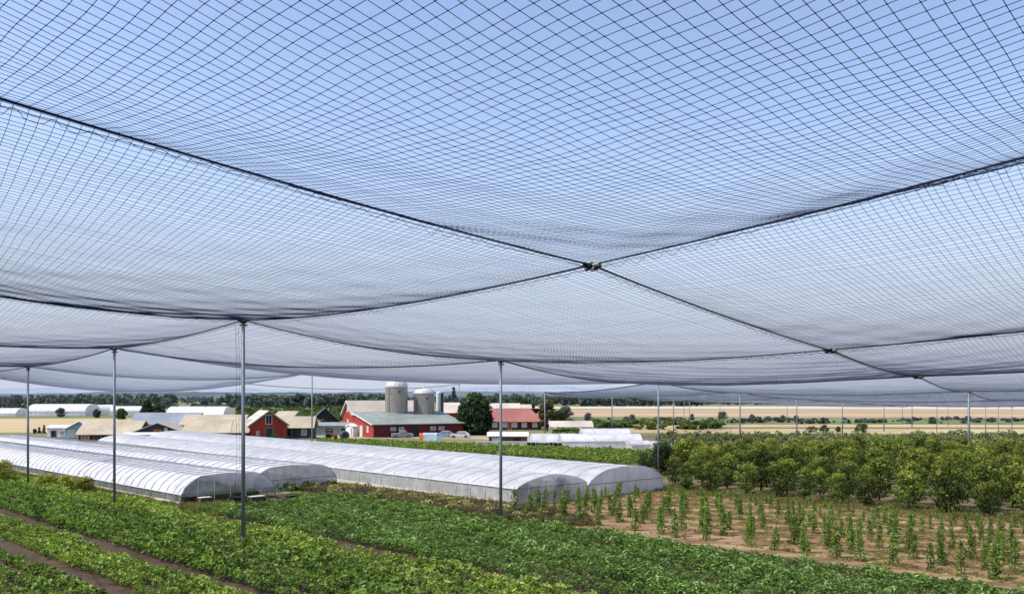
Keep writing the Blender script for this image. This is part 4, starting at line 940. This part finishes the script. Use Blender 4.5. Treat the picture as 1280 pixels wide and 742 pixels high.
yhouse('glasshouse', 'small pale blue glasshouse with a peaked white roof', D(82, 147), 6, 4.6, 5, 1.7, 2.9, 'bluepaint', 'white', wins=[(.3, .2, 1.2, 1.3, dict(gm='paleglass')), (1.8, .2, 1.2, 1.3, dict(gm='paleglass')), (3.2, .2, 1.1, 1.3, dict(gm='paleglass'))], cat='glasshouse')
house('white_shed', 'low flat white shed at the left end of the farm', D(59, 150), 2, 3.6, 3, 1.7, 2.1, 'white', 'white', over=.2, cat='shed', wins=[(.6, .05, 1.0, 1.3, dict(gm='black', door=True, fm='greywall')), (2.2, .4, .8, .8, dict(gm='glass'))])
yhouse('dark_shed', 'small black gabled shed with a white tarpaulin on the slope', D(388, 185), 15, 6.2, 5, 1.9, 4.8, 'black', 'charcoal', 'greywall', wins=[(1.0, 1.0, 1.2, 1.3, dict(gm='white')), (4, .3, .9, 1.5, dict(gm='greypaint', door=True))], cat='shed')
yhouse('brick_hut', 'little rusty orange hut left of the black gabled shed', D(383, 178), 5, 3.2, 3, 1.5, 2.6, 'orange', 'greyroof', wins=[(.6, .4, .8, .8)], cat='shed')
house('flat_store', 'long grey flat roofed store left of the white lean-to', D(378, 160), 1, 9.2, 7, 1.75, 2.25, 'greywall', 'greywall', over=.3, cat='shed', wins=[(1.2, .5, 1.0, .8, dict(gm='paleglass')), (4.2, .4, 1.6, 1.0, dict(gm='charcoal', fm='greywall')), (7, .05, 1, 1.5, dict(gm='charcoal', door=True))])
house('orange_roof_shed', 'small shed with a rusty beige roof behind the red gable barn', D(342, 175), -14, 4.2, 5, 3.0, 4.2, 'greywall', 'tanroof', over=.2, cat='shed', wins=[(.8, 1, 1, 1)])
# white arched and pitched structures
def bigtent(label, px, d, ang, L, W, hs, hr, m='film', name='white_tunnel'):
    t = polytunnel(label, D(px, d), R(ang), L, W, hs, hr, max(1.6, L/16), M[m], M['film_thin'], M['film_thin'], M['hoop_light'], name=name); return t
bigtent('large white arched tunnel roof behind the tan roofs', 206, 195, 2, 13, 9, 2.4, 5.0)
bigtent('long white tunnel across the grain field at the far left', 33, 330, 3, 22, 14, 1.9, 4.6)
bigtent('arched end bay joined to the long white tunnel', 100, 345, 40, 14, 7, 1.9, 4.2)
bigtent('smaller white tunnel at the left edge beyond the grain field', -12, 330, 3, 9.5, 10, 1.0, 3.0)
bigtent('low white tunnel, small and far, behind the conifer', 137, 350, 8, 12, 8, 1.6, 3.6)
bigtent('white long tunnel beyond the crop rows, in the middle of the yard', 702, 118, 3, 11.2, 5.0, 1.05, 1.95)
bigtent('peaked white tunnel rising behind the long one in the yard', 728, 124, 2, 7.0, 4.2, 1.5, 2.5)
bigtent('small white tunnel cut off low, second from the right in the yard', 790, 117, 25, 3.2, 2.6, .6, 1.1)
bigtent('small rounded white tunnel at the right end of the yard', 817, 117, 12, 3.0, 2.6, .5, 1.05)
bigtent('faded pinkish low tunnel left of the long white one in the yard', 664, 124, 0, 6.5, 4, .5, 1.75, 'film_thin')
house('low_store', 'low brown store with a white flat roof in the yard', D(611, 134), 1, 6.0, 3.5, 1.0, 1.5, 'crate_brown', 'white', over=.25, cat='shed', wins=[(.5, .2, 1.2, .6, dict(gm='white')), (3.8, .2, 1.2, .6, dict(gm='black', fm='charcoal'))])
sh = thing('shelter', 'open shelter with a long white roof over green planting', 'shelter', D(689, 153), R(2))
MB().prism([(-.2, 1.75), (2.2, 2.75), (4.6, 2.15), (4.6, 2.25), (2.2, 2.87), (-.2, 1.87)], -.3, 7.6, 'x').build('roof', M['beigeroof'], sh)
for x in (0, 3.6, 7.3):
    for y in (0, 4.3): MB().tube([(x, y, 0), (x, y, 1.95)], .06, 6).build('post', M['white'], sh)
# low bench frames in the yard
fr = thing('low_wall', 'long pale low wall along the yard in front of the brown store', 'wall', D(594, 126), R(-1))
MB().box(0, 0, 0, 12.5, .3, .55).build('panel', M['board'], fr, bevel=.02); MB().box(-.05, -.05, .55, 12.55, .35, .63).build('coping', M['white'], fr)
for k in range(9): MB().box(.6+k*1.4, -.04, 0, .72+k*1.4, -.003, .54).build('pier', M['greywall'], fr)

for k in range(8):
    x, y = G(661+k*5.5, 561.0+rng.normal()*.25); dr = thing('drum', 'black drum in the row standing before the faded low tunnel', 'drum', (x, y, 0), 0, 'black drums in the yard')
    MB().lathe([(.28, 0), (.3, .05), (.29, .3), (.305, .32), (.29, .34), (.29, .6), (.305, .62), (.29, .64), (.28, .88)], 14).build('body', M['black'], dr); MB().lathe([(.27, .881), (.27, .9), (.05, .905)], 14).build('lid', M['greypaint'], dr)
# vehicles and clutter by the barn
def car(px, py, label, body, ang, pick=False, s=1.0):
    x, y = G(px, py); t = thing('pickup_truck' if pick else 'parked_car', label, 'truck' if pick else 'car', (x, y, 0), R(ang)); t.scale = (s, s, s)
    if pick: pr = [(-2.4, .35), (2.4, .35), (2.45, .8), (2.2, .98), (1.2, 1.05), (.75, 1.65), (-.55, 1.68), (-.7, 1.05), (-2.4, 1.05)]
    else: pr = [(-2.1, .3), (2.1, .3), (2.15, .65), (1.9, .82), (1.05, .92), (.35, 1.4), (-1.2, 1.42), (-1.9, .98), (-2.1, .85)]
    MB().prism(pr, -.85, .85, 'y').build('body', M[body], t, bevel=.06)
    g = [(.95, .98), (.5, 1.33), (-1.1, 1.34), (-1.55, .98)] if not pick else [(1.0, 1.1), (.68, 1.56), (-.5, 1.58), (-.58, 1.1)]
    for sg in (-1, 1): MB().prism(g, sg*.856, sg*.87, 'y').build('side_window', M['glass'], t)
    for xx in (-1.35, 1.35):
        for sg in (-1, 1):
            w = MB().prism([(xx+.34*math.cos(a), .34+.34*math.sin(a)) for a in np.linspace(0, 6.283, 17)[:-1]], sg*.7, sg*.9, 'y').build('wheel', M['tyre'], t)
            MB().prism([(xx+.18*math.cos(a), .34+.18*math.sin(a)) for a in np.linspace(0, 6.283, 13)[:-1]], sg*.9, sg*.915, 'y').build('rim', M['greypaint'], w)
    for sg in (-1, 1): MB().box(2.13, sg*.6-.15, .6, 2.2, sg*.6+.15, .75).build('headlight', M['paleglass'], t)
    MB().box(2.15, -.8, .35, 2.25, .8, .48).build('bumper', M['greypaint'], t)
car(503, 547, 'grey pickup truck parked left of the striped tent against the barn', 'greypaint', 10, True, .8)
car(555, 546, 'pale blue car parked at the right end of the barn wall', 'bluepaint', 185, False, .8)
car(575, 547, 'white car parked close to the big dark tree', 'white', 178, False, .8)
car(558, 543.5, 'grey car parked half behind the pale blue car', 'greypaint', 182, False, .7)
tn = thing('stall_tent', 'low pale tent with an orange end in the yard before the barn', 'tent', G(524, 550.5), R(6)); tn.scale = (.85, .85, .85)
MB().prism([(0, 0), (.35, 1.15), (1.1, 1.5), (1.9, 1.15), (2.2, 0)], .8, 3.4, 'x').build('cloth', M['tent'], tn)
MB().prism([(.05, 0), (.4, 1.1), (1.1, 1.45), (1.85, 1.1), (2.15, 0)], 0, .8, 'x').build('end_flap', M['orange'], tn)
MB().prism([(.1, 0), (.3, 1.0), (.5, 1.0), (.45, 0)], 3.4, 4.3, 'x').build('side_flap', M['bluepaint'], tn)
rb = thing('wrapped_bale', 'dark round wrapped bale on the yard by the lean-to', 'bale', G(430.5, 549), R(20))
MB().prism([(.75*math.cos(a), .72+.75*math.sin(a)) for a in np.linspace(0, 6.283, 21)[:-1]], -.8, .8, 'y').build('wrap', M['bale'], rb, bevel=.1)
for yy in (-.83, .81): MB().prism([(.4*math.cos(a), .72+.4*math.sin(a)) for a in np.linspace(0, 6.283, 15)[:-1]], yy, yy+.02, 'y').build('end_film', M['charcoal'], rb)
dg = thing('small_tractor', 'small orange and black tractor standing left of the wrapped bale', 'tractor', G(414, 549), R(15))
MB().prism([(-.7, .4), (1.0, .4), (1.05, .9), (.2, .98), (-.1, .95), (-.15, .6), (-.7, .7)], -.3, .3, 'y').build('body', M['orange'], dg, bevel=.04)
for sg in (-1, 1):
    for xx, rr in ((-.45, .5), (.75, .28)): MB().prism([(xx+rr*math.cos(a), rr+rr*math.sin(a)) for a in np.linspace(0, 6.283, 17)[:-1]], sg*.34, sg*.52, 'y').build('wheel', M['tyre'], dg)
for xx in (-.65, .05):
    for sg in (-1, 1): MB().tube([(xx, sg*.25, .7), (xx, sg*.25, 1.55)], .025, 5).build('roll_bar', M['black'], dg)
MB().box(-.75, -.35, 1.55, .15, .35, 1.6).build('canopy', M['orange'], dg)
MB().box(-.5, -.2, .7, -.15, .2, .8).build('seat', M['black'], dg)
# three distant pylons / masts
ms = thing('mast', 'thin distant mast above the far wood at the left', 'mast', G(157, 506), 0)
MB().tube([(0, 0, 0), (0, 0, 17)], .35, 5).build('tower', M['charcoal'], ms); MB().box(-1.2, -.1, 14, 1.2, .1, 14.4).build('crossarm', M['charcoal'], ms)
# wire fence by the orchard corner
fe = thing('wire_fence', 'low wire fence in the grass before the orchard corner', 'fence', (0, 0, 0))
pts = [G(x, 596+(x-862)*.07) for x in range(862, 1001, 12)]
for x, y in pts: MB().tube([(x, y, 0), (x, y, 1.0)], .03, 5).build('post', M['bark'], fe)
for z in (.35, .65, .95): MB().tube([(x, y-.03, z) for x, y in pts], .006, 4).build('wire', M['darksteel'], fe)

# ------------------------------------------------------------------ camera, light, world
cam = bpy.data.cameras.new('camera'); co = bpy.data.objects.new('camera', cam); col.objects.link(co)
co.location = (0, 0, EYE); co.rotation_euler = (R(90), 0, 0)
cam.sensor_width = 36; cam.lens = F/1280*36; cam.shift_y = (HY-371)/1280; cam.clip_end = 20000; cam.clip_start = .1
scene.camera = co
EL = 56; sv = Vector((-.80, -.28, 0)).normalized(); sv = Vector((sv.x*math.cos(R(EL)), sv.y*math.cos(R(EL)), math.sin(R(EL))))
sl = bpy.data.lights.new('sun', 'SUN'); sl.energy = 4.7; sl.angle = R(.5); sl.color = (1, .955, .89)
so = bpy.data.objects.new('sun', sl); col.objects.link(so); so.rotation_euler = sv.to_track_quat('Z', 'Y').to_euler(); so.location = (0, 0, 50)
w = bpy.data.worlds.new('World'); scene.world = w; w.use_nodes = True; nt = w.node_tree
sky = nt.nodes.new('ShaderNodeTexSky'); sky.sky_type = 'NISHITA'; sky.sun_disc = False; sky.sun_elevation = R(EL); sky.sun_rotation = math.atan2(sv.x, sv.y)
sky.altitude = 0; sky.air_density = 1.0; sky.dust_density = 1.2; sky.ozone_density = 2.5
bg = nt.nodes['Background']; bg.inputs[1].default_value = .15
tint = nt.nodes.new('ShaderNodeVectorMath'); tint.operation = 'MULTIPLY'; tint.inputs[1].default_value = (1.80, 1.61, 1.58)
nt.links.new(sky.outputs[0], tint.inputs[0])
tc = nt.nodes.new('ShaderNodeTexCoord'); sx = nt.nodes.new('ShaderNodeSeparateXYZ'); nt.links.new(tc.outputs['Generated'], sx.inputs[0])
m1 = nt.nodes.new('ShaderNodeMapRange'); m1.inputs[1].default_value = 0; m1.inputs[2].default_value = .34; m1.inputs[3].default_value = .92; m1.inputs[4].default_value = 0; m1.interpolation_type = 'SMOOTHERSTEP'
nt.links.new(sx.outputs[2], m1.inputs[0])
hz = nt.nodes.new('ShaderNodeMix'); hz.data_type = 'RGBA'; hz.inputs[7].default_value = (4.05, 4.42, 5.42, 1)
cn = nt.nodes.new('ShaderNodeTexNoise'); cn.inputs['Scale'].default_value = 2.2; cn.inputs['Detail'].default_value = 6
mpp = nt.nodes.new('ShaderNodeMapping'); mpp.inputs['Scale'].default_value = (1, 1, 4); nt.links.new(tc.outputs['Generated'], mpp.inputs[0]); nt.links.new(mpp.outputs[0], cn.inputs['Vector'])
cm = nt.nodes.new('ShaderNodeMath'); cm.operation = 'MULTIPLY_ADD'; cm.inputs[1].default_value = .3; cm.inputs[2].default_value = -.12; nt.links.new(cn.outputs[0], cm.inputs[0])
ca = nt.nodes.new('ShaderNodeMath'); ca.operation = 'ADD'; ca.use_clamp = True; nt.links.new(m1.outputs[0], ca.inputs[0]); nt.links.new(cm.outputs[0], ca.inputs[1])
nt.links.new(ca.outputs[0], hz.inputs[0]); nt.links.new(tint.outputs[0], hz.inputs[6]); nt.links.new(hz.outputs[2], bg.inputs[0])
scene.view_settings.view_transform = 'Standard'; scene.view_settings.look = 'None'; scene.view_settings.exposure = 0
scene.cycles.transparent_max_bounces = 24; scene.cycles.max_bounces = 8
